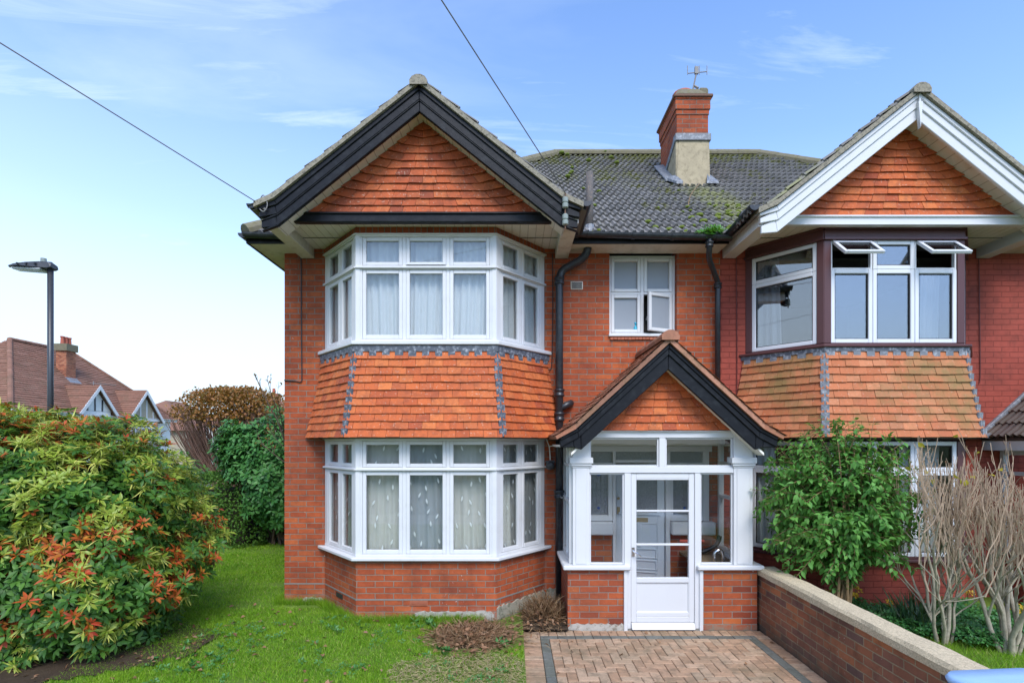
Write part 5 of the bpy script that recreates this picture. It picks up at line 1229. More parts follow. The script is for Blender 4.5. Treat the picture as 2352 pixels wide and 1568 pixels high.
b = MB(); b.box(-27.1, -26.0, 53.5, 54.5, 5, 7.7); b.box(-27.2, -25.9, 53.4, 54.6, 7.35, 7.5); cs = b.build('chimney', M['far_brick'], f3)
b = MB(); b.lathe((-26.6,54,7.7), [(.2,0),(.15,.6),(.1,.6)], 10); b.build('chimney_pot', M['potred'], cs)
# ================================================================== plants
def litter(name, P, zf, L, W, mat, label, cat, up=.25):
    n = len(P); D = np.stack([npr.normal(size=n), npr.normal(size=n), npr.normal(0, up, n)], 1); N = np.stack([npr.normal(0,.4,n), npr.normal(0,.4,n), np.ones(n)], 1)
    B = np.stack([P[:,0], P[:,1], zf], 1)
    o = leaves(name, B, D, N, npr.uniform(L*.6, L*1.3, n), npr.uniform(W*.6, W*1.3, n), mat, fold=.3, droop=.1)
    return tag(o, label, cat, kind='stuff')
def pts_mask(n, x0, x1, y0, y1, keep):
    P = np.stack([npr.uniform(x0, x1, n), npr.uniform(y0, y1, n)], 1)
    return P[keep(P[:, 0], P[:, 1])]
HX = lambda x, y: ~((x > XL-.02) & (y > -.02)) & ~(((x > BC-1.5) & (x < BC+1.5)) & (y > -.76-.0) & (np.abs(x-BC) < .86+.64*np.clip((.76+y)/.76, 0, 1)))
bed = lambda x, y: (((x+.43)/.55)**2+((y+1.42)/.5)**2 < 1) | ((x > -.35) & (y > -1.25))
bare = lambda x, y: (((x+.35)/.75)**2+((y+2.35)/.4)**2)
def keep_lawn(x, y):
    k = HX(x, y) & (x < .115) & ~bed(x, y)
    d = bare(x, y); k &= (npr.uniform(size=len(x)) < np.clip(.25+.75*np.clip(d-.5, 0, 1), 0, 1))
    nz = np.array([noise.noise(Vector((a*1.7, b*1.7, 7))) for a, b in zip(x, y)])
    return k & (npr.uniform(size=len(x)) < np.clip(1.05-np.clip(nz-.25, 0, 1)*2.6, .12, 1))
G = np.concatenate([pts_mask(90000, -4.2, .12, -3.0, -.3, keep_lawn), pts_mask(62000, -5.8, -3.0, -1.6, 3.2, keep_lawn), pts_mask(22000, -6.5, -3.1, 3.2, 7.5, keep_lawn)])
n = len(G); z = np.array([LZ(a, b) for a, b in G])
hn = np.array([noise.noise(Vector((a*2.2, b*2.2, 1))) for a, b in G])
edge = np.exp(-np.abs(np.hypot(np.maximum(np.abs(G[:,0]-BC)-.9, 0), np.maximum(-.8-G[:,1], 0)))/.12)
h = npr.uniform(.022, .055, n)*(1+.55*hn)*(1+.9*edge*(G[:,1] > -1.1)); w_ = npr.uniform(.0035, .0065, n)*np.where(G[:,1] > 1, 1.6, 1)
a = npr.uniform(0, 6.283, n); lean = npr.normal(0, .55, (n, 2))*h[:, None]
B0_ = np.stack([G[:,0], G[:,1], z-.004], 1); dx = np.stack([np.cos(a)*w_/2, np.sin(a)*w_/2, np.zeros(n)], 1)
mid = B0_ + np.stack([lean[:,0]*.35, lean[:,1]*.35, h*.6], 1); tip = B0_ + np.stack([lean[:,0], lean[:,1], h*(1-.25*np.minimum(1, (lean**2).sum(1)/h**2))], 1)
V = np.stack([B0_-dx, B0_+dx, mid-dx*.75, mid+dx*.75, tip], 1).reshape(-1, 3)
T = (np.array([[0,1,3],[0,3,2],[2,3,4]])[None] + (np.arange(n)*5)[:, None, None]).reshape(-1, 3)
tag(fast_mesh('lawn_grass', V, T, M['grass']), 'short bright green lawn in front of and beside the brick house', 'grass', kind='stuff')
# worn, strawy turf by the drive, longer grass along the bay, leafy weeds in the sward
Lf = pts_mask(5200, -1.15, .11, -2.9, -1.75, lambda x, y: (bare(x, y) + .5*np.sin(x*9)*np.cos(y*7)) < 1.25)
litter('dry_grass', Lf, np.array([LZ(*p)+.012 for p in Lf])+npr.uniform(0,.02,len(Lf)), .07, .0055, M['straw_pale'], 'dry straw coloured worn grass at the edge of the drive', 'grass', .15)
Gl = pts_mask(60000, -3.4, .0, -1.25, .3, lambda x, y: HX(x, y) & ~HX(x+.06, y+.14) & ~bed(x, y) | (HX(x, y) & ~HX(x+.10, y+.02) & (y > -.2))); n = len(Gl)
a = npr.uniform(0,6.283,n); h = npr.uniform(.05,.14,n); w_ = npr.uniform(.004,.008,n); B0_ = np.stack([Gl[:,0], Gl[:,1], np.full(n,.115)], 1)
dx = np.stack([np.cos(a)*w_/2, np.sin(a)*w_/2, np.zeros(n)], 1); tip = B0_+np.stack([npr.normal(0,.45,n)*h, npr.normal(-.25,.4,n)*h, h], 1)
tag(fast_mesh('long_grass', np.stack([B0_-dx, B0_+dx, tip], 1).reshape(-1,3), np.arange(3*n).reshape(-1,3), M['grass']), 'longer tufts of grass along the foot of the brick bay', 'grass', kind='stuff')
Cw = pts_mask(420, -3.6, .0, -2.9, -.9, lambda x, y: HX(x, y) & ~bed(x, y)); n = len(Cw)
Cw = Cw[np.array([noise.noise(Vector((p[0]*1.9, p[1]*1.9, 12))) for p in Cw]) > .02]; n = len(Cw)
B, D, N = whorl_arrays(np.stack([Cw[:,0], Cw[:,1], np.full(n,.15)], 1), np.array([[0,-.2,1]])+rvec(n,.3), 5, (.0,.6)); m = len(B)
tag(leaves('lawn_weeds', B, D, N, npr.uniform(.02,.045,m), npr.uniform(.014,.024,m), M['weed']), 'small broad leaved weeds mixed into the front lawn', 'weeds', kind='stuff')
# fallen leaves on the lawn and the drive, weeds among the grass
Lf = np.concatenate([pts_mask(60, -3.4, .1, -2.7, -.9, HX), pts_mask(50, -3.9, -2.7, -2.6, -.2, HX), pts_mask(60, -.9, .1, -2.0, -.95, HX), pts_mask(60, .0, .62, -1.2, -.2, HX)])
litter('fallen_leaves', Lf, np.array([LZ(*p)+.03 for p in Lf]), .055, .04, M['deadleaf'], 'brown fallen leaves scattered on the lawn', 'leaves')
Lf = pts_mask(16, .2, 2.85, -2.4, -1.05, lambda x, y: x > -9)
litter('fallen_leaves', Lf, np.full(len(Lf), .095), .045, .03, M['deadleaf'], 'brown leaves scattered on the block paved drive', 'leaves', .1)
def rosette(name, c, r, n, mat, label, cat, L=.07, W=.025, up=(.2, 1.0), group=None):
    C = np.array(c)[None] + np.concatenate([npr.normal(0, r, (n, 2)), np.zeros((n, 1))], 1)
    B, D, N = whorl_arrays(C, np.tile([[0,0,1.]], (n, 1)) + rvec(n, .2), 8, up)
    k = len(B); o = leaves(name, B, D, N, npr.uniform(L*.6, L*1.3, k), npr.uniform(W*.7, W*1.2, k), mat)
    return tag(o, label, cat, group)
rosette('weed', (-1.02, -.98, .15), .09, 9, M['weed'], 'pale green leafy weed growing against the front of the bay wall', 'weed')
rosette('weed', (-2.0, -.95, .15), .16, 12, M['weed'], 'low bright weed at the left front corner of the bay wall', 'weed', .05, .02)
rosette('weed', (-.10, -1.62, .14), .07, 6, M['weed'], 'small green weed at the right edge of the dead clump', 'weed', .06, .025)
rosette('weed', (-.70, -1.80, .14), .06, 5, M['cover'], 'small dark green weed at the left edge of the dead clump', 'weed', .06, .028)
rosette('weed', (-3.1, -2.05, .14), .22, 14, M['cover'], 'low green weeds on the bare soil beside the pieris', 'weed', .05, .025)['kind'] = 'stuff'
# dead perennial clumps
def clump(c, r, n, hgt, label, up=.4, L=.2):
    o_ = thing('dead_plant', label, 'dead plant', (c[0], c[1], .12), 'dead perennials in the bed')
    q = npr.normal(0, .42, (n, 2)); d2 = (q**2).sum(1); P = np.stack([c[0]+q[:,0]*r, c[1]+q[:,1]*r, .125+hgt*np.exp(-d2*1.6)*npr.uniform(.1, 1, n)], 1)
    D = np.stack([q[:,0]+npr.normal(0,.8,n), q[:,1]+npr.normal(0,.8,n), np.abs(npr.normal(0, up, n))], 1)
    leaves('dead_stems', P, D, rvec(n)+np.array([[0,0,.6]]), npr.uniform(L*.4, L*1.3, n), npr.uniform(.003, .009, n), M['straw'], o_, fold=.2, droop=.2)
    m = n//5; P = P[:m]; D = rvec(m); D[:,2] *= .4
    leaves('withered_leaves', P+np.array([[0,0,.015]]), D, rvec(m)+np.array([[0,0,1]]), npr.uniform(.03,.085,m), npr.uniform(.02,.05,m), M['deadleaf'], o_, fold=.4, droop=.3)
    b = MB(); V = []; k = 14
    for j in range(k+1):
        for i in range(k+1):
            u, v = (i/k*2-1)*1.35, (j/k*2-1)*1.35; V.append((c[0]+u*r, c[1]+v*r, .085+(.03+hgt*.75)*math.exp(-(u*u+v*v)*2.0)*(1+.5*noise.noise(Vector((u*3, v*3, c[0]))))))
    V = [(min(x, .10) if c[1] < -1.0 else x, y, z) for x, y, z in V]; b.add(V, [(j*(k+1)+i, j*(k+1)+i+1, (j+1)*(k+1)+i+1, (j+1)*(k+1)+i) for j in range(k) for i in range(k)]); b.build('mulch_mound', M['soil'], o_, smooth=True, recalc=False)
clump((-.43, -1.36), .5, 2600, .075, 'broad brown heap of dead stems in front of the bay wall', .22, .17)
clump((.40, -.72), .26, 900, .20, 'upright tuft of dead brown stalks between the soil pipe and the porch', 1.6, .22)
Lf = pts_mask(500, -.35, .62, -1.3, -.2, HX)
litter('bed_litter', Lf, np.full(len(Lf), .125)+npr.uniform(0,.03,len(Lf)), .09, .008, M['straw'], 'loose straw and stalks on the dark soil by the porch', 'litter')

# ---------------------------------------------------------------- the big pieris
pc = np.array([-5.52, -1.25, 1.17]); pr = (1.82, 1.27, 1.37)
pi = thing('pieris_shrub', 'big evergreen shrub with lime, yellow and red young leaves at the left of the lawn', 'shrub', (-5.12, -1.22, .12))
P, Nn, s_ = blob(11500, pc, pr, 2.75, .15, (.87, 1.05), .2, 3.0, 3)
k = (Nn[:,1] < .25) | (npr.uniform(size=len(P)) < .25); P, Nn = P[k], Nn[k]
fh_ = (P[:,2]-.1)/2.6; cl = noise3(P, 3.2, 20); cl2 = noise3(P, 2.6, 50); u = npr.uniform(size=len(P))
p_red = np.where(fh_ < .5, .30, .08)*np.clip(.6+1.8*cl, .1, 2.2) + np.where(fh_ > .82, .20, 0) + np.where((P[:,0] > -4.1) & (fh_ < .55), .10, 0); p_red = np.where(fh_ < .14, .04, p_red)
p_lime = np.where(fh_ > .33, .66, .18)*np.clip(.6+2.0*cl2, .1, 1.7)
typ = np.where(u < p_red, 2, np.where(u < p_red+p_lime, 1, 0))
A = unit(Nn*.65 + np.array([[0,0,.55]]) + rvec(len(P), .22))
for t_, nm, mt, nl, L, W, sp in ((0, 'foliage', M['pieris'], 8, .105, .037, (-.1, .6)), (1, 'lime_foliage', M['pieris_lime'], 8, .095, .030, (.0, .8)), (2, 'red_foliage', M['pieris_red'], 10, .092, .026, (.1, .8))):
    q = typ == t_; B, D, N = whorl_arrays(P[q], A[q], nl, sp); m = len(B)
    leaves(nm, B, D, N, npr.uniform(L*.5, L*1.2, m), npr.uniform(W*.65, W*1.2, m), mt, pi, fold=.15, droop=.16)
q = (typ == 1) & (npr.uniform(size=len(P)) < .7); C = P[q]; m = 11
B = np.repeat(C, m, 0) + rvec(len(C)*m, .012); D = rvec(len(C)*m, .55)+np.repeat(A[q], m, 0)*.25+np.array([[0,-.15,-.45]])
leaves('flower_spray', B, D, rvec(len(B)), npr.uniform(.07,.15,len(B)), npr.uniform(.008,.014,len(B)), M['pieris_flower'], pi, droop=.3)
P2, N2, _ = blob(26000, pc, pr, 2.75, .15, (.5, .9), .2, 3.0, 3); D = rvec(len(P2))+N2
leaves('inner_foliage', P2, D, N2+rvec(len(P2), .5), npr.uniform(.07,.11,len(P2)), .03, M['pieris_shade'], pi)
b = MB()
for i in range(46):
    e = P[rnd.randrange(len(P))]; a0 = Vector((pc[0]+rnd.uniform(-.5,.5), pc[1]+rnd.uniform(-.3,.3), .1)); e = Vector(e); mdl = a0.lerp(e, .5)+Vector((rnd.uniform(-.15,.15), rnd.uniform(-.1,.1), .2))
    b.tube(bez([a0, mdl, e], 5), .022, 6, r1=.005)
b.build('stems', M['bark'], pi)
b = MB(); V = []; kx = 24
for j in range(kx+1):
    for i in range(kx+1):
        x, y = -7.4+4.5*i/kx, -3.0+2.4*j/kx; V.append((x, y, .145+.02*noise.noise(Vector((x*1.3,y*1.3,3)))+.012*noise.noise(Vector((x*6, y*6, 0)))))
b.add(V, [(j*(kx+1)+i, j*(kx+1)+i+1, (j+1)*(kx+1)+i+1, (j+1)*(kx+1)+i) for j in range(kx) for i in range(kx) if ((V[j*(kx+1)+i][0]+5.2)/1.85)**2+((V[j*(kx+1)+i][1]+1.7)/1.0)**2 < 1])
struct(b.build('shrub_soil', M['soil'], smooth=True, recalc=False))
Lf = pts_mask(260, -6.6, -3.3, -2.7, -1.0, lambda x, y: ((x+5.2)/1.9)**2+((y+1.7)/1.0)**2 < 1)
litter('shrub_litter', Lf, np.array([LZ(*p)+.025 for p in Lf]), .06, .025, M['deadleaf'], 'dead brown leaves on the soil under the pieris', 'leaves')
# ---------------------------------------------------------------- side garden: hedge, laurel, copper hedge tree, bare climber
hd = thing('box_hedge', 'low clipped dark green hedge between the pieris and the glossy laurel', 'hedge', (-6.1, 4.4, .1))
P, Nn, _ = blob(16000, (-6.15, 4.5, .80), (.95, .85, .82), 5.5, .05, (.88, 1.02), .12, 5, 2); D = rvec(len(P))+Nn*.5
leaves('foliage', P, D, Nn+rvec(len(P), .6), npr.uniform(.045,.075,len(P)), .036, M['hedge'], hd)
b = MB(); b.hexa([(-6.75,4.05,.1),(-5.6,4.05,.1),(-5.6,4.9,.1),(-6.75,4.9,.1)], [(-6.75,4.05,1.3),(-5.6,4.05,1.3),(-5.6,4.9,1.3),(-6.75,4.9,1.3)]); b.build('branch_core', M['darkcore'], hd)  # solid dark block, the shade inside the hedge put into its colour
la = thing('laurel_bush', 'tall glossy dark green bush close to the left corner of the brick house', 'shrub', (-5.05, 4.3, .1))
P = np.concatenate([blob(3600, (-5.0, 4.2, 1.65), (1.0, .85, 1.12), 2.3, .28, (.72, 1.03), .55, 2.6, 5)[0], blob(800, (-5.75, 4.0, 2.2), (.42, .4, .5), 2.2, .3, (.6, 1.0), .3, 2.6, 6)[0]]); P = P[(P[:,0] > -5.35) | (P[:,2] > 1.55)]
A = unit(P-np.array([[-5.0, 4.6, 1.4]]) + rvec(len(P), .4)*np.array([[1,1,.6]])); B, D, N = whorl_arrays(P, A + np.array([[0,0,.3]]), 4, (-.2, .8)); m = len(B)
leaves('foliage', B, D, N, npr.uniform(.09,.15,m), npr.uniform(.045,.07,m), M['laurel'], la, fold=.12, droop=.15)
b = MB()
for i in range(40):
    e = Vector(P[rnd.randrange(len(P))]); a0 = Vector((-5.0+rnd.uniform(-.3,.3), 4.4+rnd.uniform(-.2,.2), .1)); b.tube(bez([a0, a0.lerp(e,.5)+Vector((rnd.uniform(-.15,.15),0,.2)), e], 4), .025, 6, r1=.006)
b.build('stems', M['bark'], la)
ct = thing('copper_hedge_tree', 'clipped tree with brown autumn leaves on top and a fan of bare stems', 'tree', (-7.1, 6.4, .1))
P, Nn, _ = blob(11000, (-7.05, 6.4, 2.95), (1.45, .9, .72), 2.8, .10, (.6, 1.0), 2.62, 3, 8)
P = P[(P[:,2] > 2.85-.0) | (npr.uniform(size=len(P)) < .12)]
D = rvec(len(P)); leaves('foliage', P, D, rvec(len(P))+np.array([[0,-.3,.6]]), npr.uniform(.06,.10,len(P)), npr.uniform(.04,.06,len(P)), M['copper'], ct, fold=.2)
b = MB()
for i in range(420):
    e = Vector((-7.05+rnd.uniform(-1.35,1.35), 6.4+rnd.uniform(-.8,.7), rnd.uniform(2.6,3.3))); a0 = Vector((-7.0+(e.x+7.05)*.28+rnd.uniform(-.1,.1), 6.4+rnd.uniform(-.25,.25), 1.1)); mdl = a0.lerp(e, .5)+Vector(((e.x+7.05)*.12+rnd.uniform(-.06,.06), rnd.uniform(-.05,.05), .0))
    b.tube(bez([a0, mdl, e], 3), .016, 5, r1=.005)
for i in range(9): b.tube([(-7.0+rnd.uniform(-.3,.3), 6.4+rnd.uniform(-.2,.2), .05), (-7.0+rnd.uniform(-.4,.4), 6.4+rnd.uniform(-.2,.2), 1.2)], .045, 7)
b.build('stems', m_plain('red_brown_stem', (.17,.095,.07), .9, .3, 20, .3), ct)
def grow(mb, p, d, r, L, lvl, kids, spread, tips, upb=.25, shrink=.62, wob=.12, minr=.0022):
    n = 3; path = [p]; q = Vector(p); dd = Vector(d).normalized()
    for i in range(n):
        dd = (dd + Vector((rnd.gauss(0,wob), rnd.gauss(0,wob), rnd.gauss(0,wob)+upb*.3))).normalized(); q = q + dd*(L/n); path.append(Vector(q))
    r1 = max(minr, r*(.76 if lvl else .5)); mb.tube(path, r, 7 if r > .012 else 4, r1=r1, caps=False)
    if lvl == 0: tips.append(q); return
    for i in range(kids[0]):
        t = 1.0 if i == 0 else rnd.uniform(.45, 1.0); k = min(n-1, int(t*n)); o = path[k].lerp(path[k+1], t*n-k)
        ax = Vector((rnd.gauss(0,1), rnd.gauss(0,1), rnd.gauss(0,.5))); ax = (ax - dd*ax.dot(dd)).normalized()
        nd = (dd + ax*spread*rnd.uniform(.5,1.1)*(.35 if i == 0 else 1) + Vector((0,0,upb))).normalized()
        grow(mb, o, nd, max(minr, r1*(.98 if i == 0 else rnd.uniform(.55,.8))), L*shrink*rnd.uniform(.75,1.25), lvl-1, kids[1:], spread, tips, upb, shrink, wob, minr)
bc = thing('bare_climber', 'bare twiggy tree poking out from behind the left corner of the brick house', 'tree', (-3.85, 2.6, .1))
b = MB(); tips = []; rnd.seed(5)
grow(b, Vector((-3.42,2.6,.1)), (-.02,0,1), .016, 2.75, 3, [7,5,4], .9, tips, .03, .27, .10, .0025); b.build('trunk', M['bark'], bc)
tt = np.array([tuple(t) for t in tips]); tt = tt[npr.uniform(size=len(tt)) < .5]; leaves('withered_leaves', tt, rvec(len(tt))-np.array([[0,0,.5]]), rvec(len(tt)), .05, .03, M['copper'], bc)
# ---------------------------------------------------------------- right hand garden
rnd.seed(21)
gs = thing('leafy_shrub', 'leafy bright green shrub behind the garden wall in front of the maroon bay', 'shrub', (3.72, -1.3, .2))
b = MB(); LB, LD, LN = [], [], []
base = Vector((3.72, -1.25, .2)); MS = []
for i in range(17):
    th = i*2.4; e = Vector((3.70+.5*math.cos(th)*(.4+.6*(i % 3)/2), -1.27+.36*math.sin(th), 1.35+.5*((i*7) % 5)/4)); a0 = base+Vector((rnd.uniform(-.16,.16), rnd.uniform(-.1,.1), 0))
    q = bez([a0, a0.lerp(e,.5)+Vector((-(e.x-3.7)*.2+rnd.uniform(-.04,.04), 0, .1)), e], 6); MS.append(q); b.tube(q, .019, 6, r1=.008)
for i in range(430):
    th = rnd.uniform(0, 6.283); ph = math.acos(rnd.uniform(-.8, 1)); rr = rnd.uniform(.62, 1.0)
    c = Vector((3.70 + 1.0*rr*math.sin(ph)*math.cos(th), -1.28 + .72*rr*math.sin(ph)*math.sin(th), 1.58 + 1.06*rr*math.cos(ph)))
    ms = min(MS, key=lambda q: (q[-1]-c).length + rnd.uniform(0, .35)); a0 = ms[rnd.randrange(4, len(ms))]
    mdl = a0.lerp(c, .5) + Vector((0, 0, .12))
    pth = bez([a0, mdl, c], 8); b.tube(pth, .006, 5, r1=.002)
    k0 = 2
    for q in range(k0, len(pth)):
        d = (pth[q]-pth[q-1]); sl = d.length; d.normalize(); m_ = max(1, round(sl/.045))
        for e in range(m_):
            p = pth[q-1].lerp(pth[q], e/m_); az = rnd.uniform(0, 3.14); sd = d.cross(Vector((math.cos(az), math.sin(az), .3))).normalized()
            for sgn in (-1, 1):
                LB.append(p); LD.append(sd*sgn*.85 + d*.45 + Vector((0,0,-.28))); LN.append(d*.3+Vector((0,-.15,1)))
b.build('stems', M['tanbark'], gs)
LB, LD, LN = (np.array([tuple(v) for v in a_]) for a_ in (LB, LD, LN)); m = len(LB)
leaves('foliage', LB, LD+rvec(m,.2), LN+rvec(m,.25), npr.uniform(.055,.105,m), npr.uniform(.03,.048,m), M['shrubgreen'], gs, fold=.12, droop=.22)
print('shrub leaves', m)
def bare_shrub(x, y, seed, label, stems):
    rnd.seed(seed); o = thing('bare_shrub', label, 'shrub', (x, y, .18), 'leafless shrubs behind the garden wall'); b = MB(); t2 = MB(); tips = []
    for (sx, sy, dx, dy, r, L) in stems:
        tp = []; b.tube([(x+sx-dx*.03, y+sy-dy*.03, .08), (x+sx, y+sy, .2)], r*1.35, 7, r1=r, caps=False); grow(b, Vector((x+sx, y+sy, .19)), (dx, dy, 1), r, L, 2, [3,3], .6, tp, .2, .62, .15, .006)
        for p in tp: grow(t2, p-Vector((0,0,.01)), (rnd.gauss(0,.3), rnd.gauss(0,.3), 1), (.0074), .34, 2, [3,2], .5, tips, .4, .74, .12, .0032)
    b.build('branch_core', M['greybark'], o, smooth=True); t2.build('twigs', M['twig'], o)
    tt = np.array([tuple(t) for t in tips]); k = npr.uniform(size=len(tt)) < .25
    leaves('buds', tt[k], rvec(k.sum(), .3)+np.array([[0,0,1]]), rvec(k.sum()), .022, .014, M['deadleaf'], o, fold=.5)['kind'] = 'stuff'
    hi = tt[np.argsort(-tt[:,2])[:80]]; hi = hi[::11]
    leaves('yellow_leaves', hi-np.array([[0,0,.06]]), rvec(len(hi))-np.array([[0,0,.3]]), rvec(len(hi)), .07, .045, M['yellowleaf'], o, fold=.2)
def fan(n, sp, r):
    out = []
    for i in range(n):
        a_ = 2.4*i; k = math.sqrt((i+.5)/n); out.append((.09*k*math.cos(a_), .07*k*math.sin(a_), sp*k*math.cos(a_)+rnd.uniform(-.06,.06), .6*sp*k*math.sin(a_), r*rnd.uniform(.6,1.0), rnd.uniform(.55,.72)))
    return out
rnd.seed(31); bare_shrub(4.52, -1.72, 3, 'leafless grey shrub nearest the leafy green one, by the iris', fan(8, .34, .024))
rnd.seed(44); bare_shrub(5.0, -1.98, 8, 'leafless grey shrub farther right, with several thick leaning stems', fan(10, .40, .030))
ir = thing('iris_clump', 'clump of dark sword shaped leaves at the foot of the leafless shrub', 'plant', (4.42, -1.42, .2))
n = 110; C = np.array([[4.42,-1.42,.2]])+rvec(n,.07)*np.array([[1,1,0]]); D = np.stack([npr.normal(0,.42,n), npr.normal(0,.35,n), np.ones(n)], 1)
leaves('blades', C, D, rvec(n), npr.uniform(.28,.5,n), npr.uniform(.016,.028,n), M['iris'], ir, fold=.1, droop=.25)
Pg = np.concatenate([pts_mask(3400, 3.3, 7.0, -1.7, -.8, lambda x, y: x > 0), pts_mask(900, 4.6, 7.0, -2.0, -1.6, lambda x, y: x > 0)]); n = len(Pg)
hz = .24 + .16*np.clip(np.array([noise.noise(Vector((a_*2, b_*2, 4))) for a_, b_ in Pg])+.5, 0, 1)*npr.uniform(.2, 1, n)
B, D, N = whorl_arrays(np.stack([Pg[:,0], Pg[:,1], hz], 1), np.array([[0,-.3,1]])+rvec(n,.35), 5, (-.1,.5)); m = len(B)
tag(leaves('ground_cover', B, D, N, npr.uniform(.03,.055,m), npr.uniform(.02,.032,m), M['cover']), 'low dark green ground cover below the maroon bay', 'ground cover', kind='stuff')
fl = []
for i, (x, y, z) in enumerate(((4.06,-1.0,.56),(4.0,-1.05,.5),(4.28,-1.25,.47),(3.75,-1.0,.5),(5.52,-1.45,.5),(5.58,-1.5,.47),(5.62,-1.2,.58),(5.3,-1.1,.55))):
    C = np.array([[x,y,z]])+rvec(3,.018); B, D, N = whorl_arrays(C, np.array([[0,-.4,1]])+rvec(3,.3), 6, (.1,.8)); o = leaves('yellow_flower', B, D, N, .035, .022, M['yellow'])
    q = MB(); q.tube([(x,y,.2),(x,y,z)], .004, 5); q.build('stalk', M['cover'], o)
    tag(o, ('yellow flower head in the ground cover right of the leafless shrubs' if x > 5 else 'yellow flower head in the ground cover left of the iris'), 'flower', 'yellow flowers left of the iris' if x < 5 else 'yellow flowers right of the leafless shrubs')
Gr = pts_mask(16000, 4.3, 7.0, -3.2, -1.6, lambda x, y: x > 0); n = len(Gr); a = npr.uniform(0,6.283,n); h = npr.uniform(.03,.09,n); w_ = npr.uniform(.004,.007,n)
B0_ = np.stack([Gr[:,0], Gr[:,1], np.full(n,.185)], 1); dx = np.stack([np.cos(a)*w_/2, np.sin(a)*w_/2, np.zeros(n)], 1); tip = B0_+np.stack([npr.normal(0,.5,n)*h, npr.normal(0,.5,n)*h, h], 1)
V = np.stack([B0_-dx, B0_+dx, tip], 1).reshape(-1,3); T = np.arange(3*n).reshape(-1,3)
tag(fast_mesh('garden_grass', V, T, M['grass']), 'green grass under the leafless shrubs behind the wall', 'grass', kind='stuff')
# plant in the valley gutter
fo = thing('gutter_fern', 'tuft of bright green fern growing in the valley gutter', 'plant', (2.52, -.50, 4.98))
n = 40; C = np.array([[2.54,-.50,4.97]])+rvec(n,.06)*np.array([[1.3,.5,.4]]); B, D, N = whorl_arrays(C, np.array([[0,-.4,.8]])+rvec(n,.4), 8, (.0,.9)); m = len(B)
leaves('fronds', B, D, N, npr.uniform(.04,.08,m), npr.uniform(.015,.025,m), M['fern'], fo)
b = MB(); b.tube(bez([(2.66,-.30,5.06),(2.60,0,5.3),(2.55,.4,5.62),(2.72,.9,6.05),(3.05,1.45,6.5)],6), .006, 5); b.build('dry_stem', M['straw'], fo)
mo = MB(); rnd.seed(9)
for i in range(70):
    y = RY0+rnd.uniform(0, 4.0)*(1 if i % 2 else .25); x = rnd.gauss(2.95, .35) if i % 2 == 0 else rnd.uniform(.9, 3.6); z = RZ0+.8*(y-RY0)
    if 2.6 < x < 3.25 and 1.5 < y < 2.7: continue
    s = rnd.uniform(.015,.04); mo.ball((x, y, z+.035), s*1.5, s*1.4, s*.8, 7, 5)
tag(mo.build('roof_moss', m_plain('bright_moss', (.13,.17,.02), .95, .4, 30, .8)), 'green moss cushions scattered over the grey roof tiles', 'moss', kind='stuff')
# ================================================================== light, sky, camera
SUN_EL, SUN_AZ = 49.0, 168.0        # compass degrees, north = +y (the way the camera looks)
wd = bpy.data.worlds.new('World'); SC.world = wd; wd.use_nodes = True; nt = wd.node_tree; nt.nodes.clear()
N = lambda t, **k: (lambda o: ([setattr(o, a, b) for a, b in k.items()], o)[1])(nt.nodes.new(t))
out = N('ShaderNodeOutputWorld'); bg = N('ShaderNodeBackground'); sky = N('ShaderNodeTexSky', sky_type='NISHITA')
sky.sun_disc = False; sky.sun_elevation = R(SUN_EL); sky.sun_rotation = R(SUN_AZ); sky.air_density = 1.0; sky.dust_density = .6; sky.ozone_density = 2.2; sky.altitude = 50
tc = N('ShaderNodeTexCoord'); sp = N('ShaderNodeSeparateXYZ'); nt.links.new(tc.outputs['Generated'], sp.inputs[0])
def wm(op, a, b=0.0, clamp=False):
    q = N('ShaderNodeMath', operation=op, use_clamp=clamp)
    for i, v in enumerate((a, b)):
        if isinstance(v, (int, float)): q.inputs[i].default_value = v
        else: nt.links.new(v, q.inputs[i])
    return q.outputs[0]
def wramp(f, stops):
    r = N('ShaderNodeValToRGB'); e = r.color_ramp.elements
    while len(e) < len(stops): e.new(.5)
    for i, (p, c) in enumerate(stops): e[i].position = p; e[i].color = (c, c, c, 1)
    nt.links.new(f, r.inputs[0]); return r.outputs[0]
# thin high cloud: noise on a flat layer overhead, thickening to white haze towards the horizon
zc = wm('ADD', wm('MAXIMUM', sp.outputs[2], 0.0), .12)
cx_, cy_ = wm('DIVIDE', sp.outputs[0], zc), wm('DIVIDE', sp.outputs[1], zc)
cv = N('ShaderNodeCombineXYZ'); nt.links.new(wm('MULTIPLY', cx_, .55), cv.inputs[0]); nt.links.new(wm('MULTIPLY', cy_, 1.5), cv.inputs[1])
ns = N('ShaderNodeTexNoise'); ns.inputs['Scale'].default_value = 1.1; ns.inputs['Detail'].default_value = 7; ns.inputs['Roughness'].default_value = .58; ns.inputs['Distortion'].default_value = .5
nt.links.new(cv.outputs[0], ns.inputs['Vector'])
west = wm('MULTIPLY', sp.outputs[0], -.20)
cloud = wramp(wm('ADD', ns.outputs['Fac'], west), [(.47, 0), (.80, .85)])
haze = wramp(wm('ADD', wm('SUBTRACT', sp.outputs[2], 0.0), wm('MULTIPLY', sp.outputs[0], .12)), [(.0, 1.0), (.13, .75), (.28, .35), (.5, .06), (.65, .0)])
cv2 = N('ShaderNodeCombineXYZ'); nt.links.new(wm('MULTIPLY', cx_, 1.1), cv2.inputs[0]); nt.links.new(wm('MULTIPLY', cy_, 5.0), cv2.inputs[1])
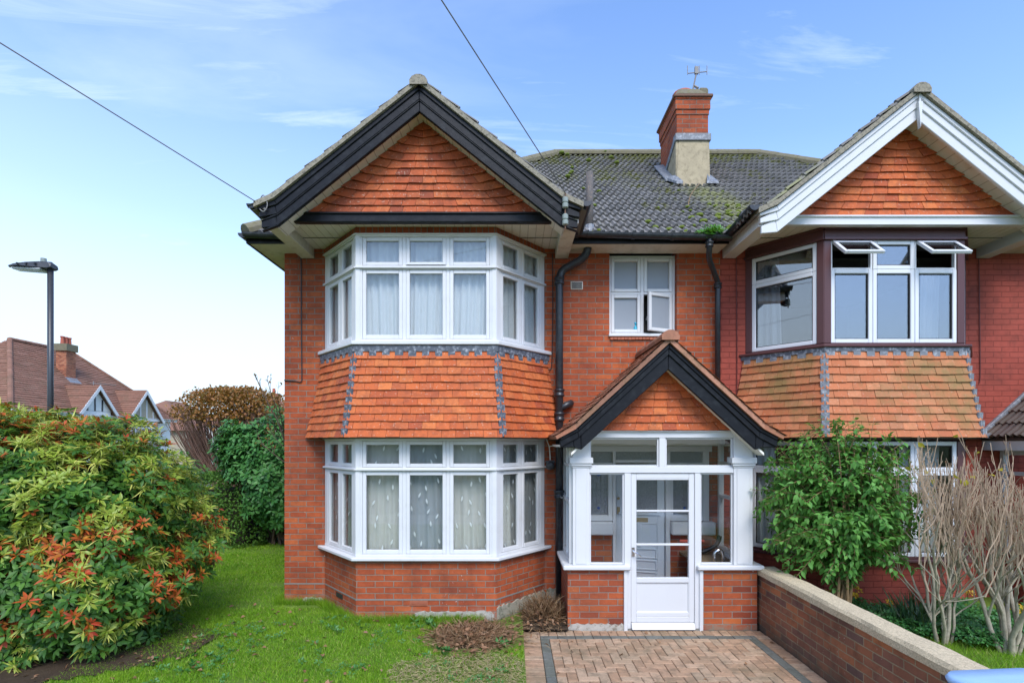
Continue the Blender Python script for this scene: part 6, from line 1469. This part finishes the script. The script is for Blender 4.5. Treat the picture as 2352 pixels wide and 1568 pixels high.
n2 = N('ShaderNodeTexNoise'); n2.inputs['Scale'].default_value = 1.0; n2.inputs['Detail'].default_value = 9; n2.inputs['Roughness'].default_value = .62; n2.inputs['Distortion'].default_value = .9
nt.links.new(cv2.outputs[0], n2.inputs['Vector'])
wisp = wramp(wm('ADD', n2.outputs['Fac'], wm('MULTIPLY', sp.outputs[0], -.10)), [(.52, 0), (.74, .8)])
fac = wm('MAXIMUM', wm('MAXIMUM', wm('MULTIPLY', cloud, .55), wm('MULTIPLY', wisp, .7)), haze)
mx = N('ShaderNodeMix', data_type='RGBA'); nt.links.new(fac, mx.inputs[0]); tn = N('ShaderNodeMix', data_type='RGBA', blend_type='MULTIPLY'); tn.inputs[0].default_value = 1; nt.links.new(sky.outputs[0], tn.inputs[6]); tn.inputs[7].default_value = (.66, .75, .88, 1); nt.links.new(tn.outputs[2], mx.inputs[6]); mx.inputs[7].default_value = (2.35, 2.8, 3.2, 1)
nt.links.new(mx.outputs[2], bg.inputs[0]); bg.inputs[1].default_value = .15; nt.links.new(bg.outputs[0], out.inputs[0])
su = bpy.data.lights.new('sun', 'SUN'); su.energy = 1.25; su.angle = R(28); su.color = (1.0, .965, .91)
so_ = bpy.data.objects.new('sun', su); COL.objects.link(so_)
d = Vector((math.sin(R(SUN_AZ))*math.cos(R(SUN_EL)), math.cos(R(SUN_AZ))*math.cos(R(SUN_EL)), math.sin(R(SUN_EL))))
so_.rotation_euler = d.to_track_quat('Z', 'Y').to_euler(); so_.location = d*60
cam = bpy.data.cameras.new('camera'); co = bpy.data.objects.new('camera', cam); COL.objects.link(co)
co.location = (0, -CAMD, EYE); co.rotation_euler = (R(90), 0, 0)
cam.sensor_width = 36; cam.lens = 36*F/2352; cam.shift_y = (CY-784)/2352; cam.clip_start = .05; cam.clip_end = 2000
SC.camera = co
SC.view_settings.view_transform = 'Standard'; SC.view_settings.look = 'None'; SC.view_settings.exposure = 1.5; SC.view_settings.gamma = 1
SC.cycles.max_bounces = 8; SC.cycles.transparent_max_bounces = 16; SC.cycles.use_denoising = True
SC.cycles.caustics_reflective = False; SC.cycles.caustics_refractive = False
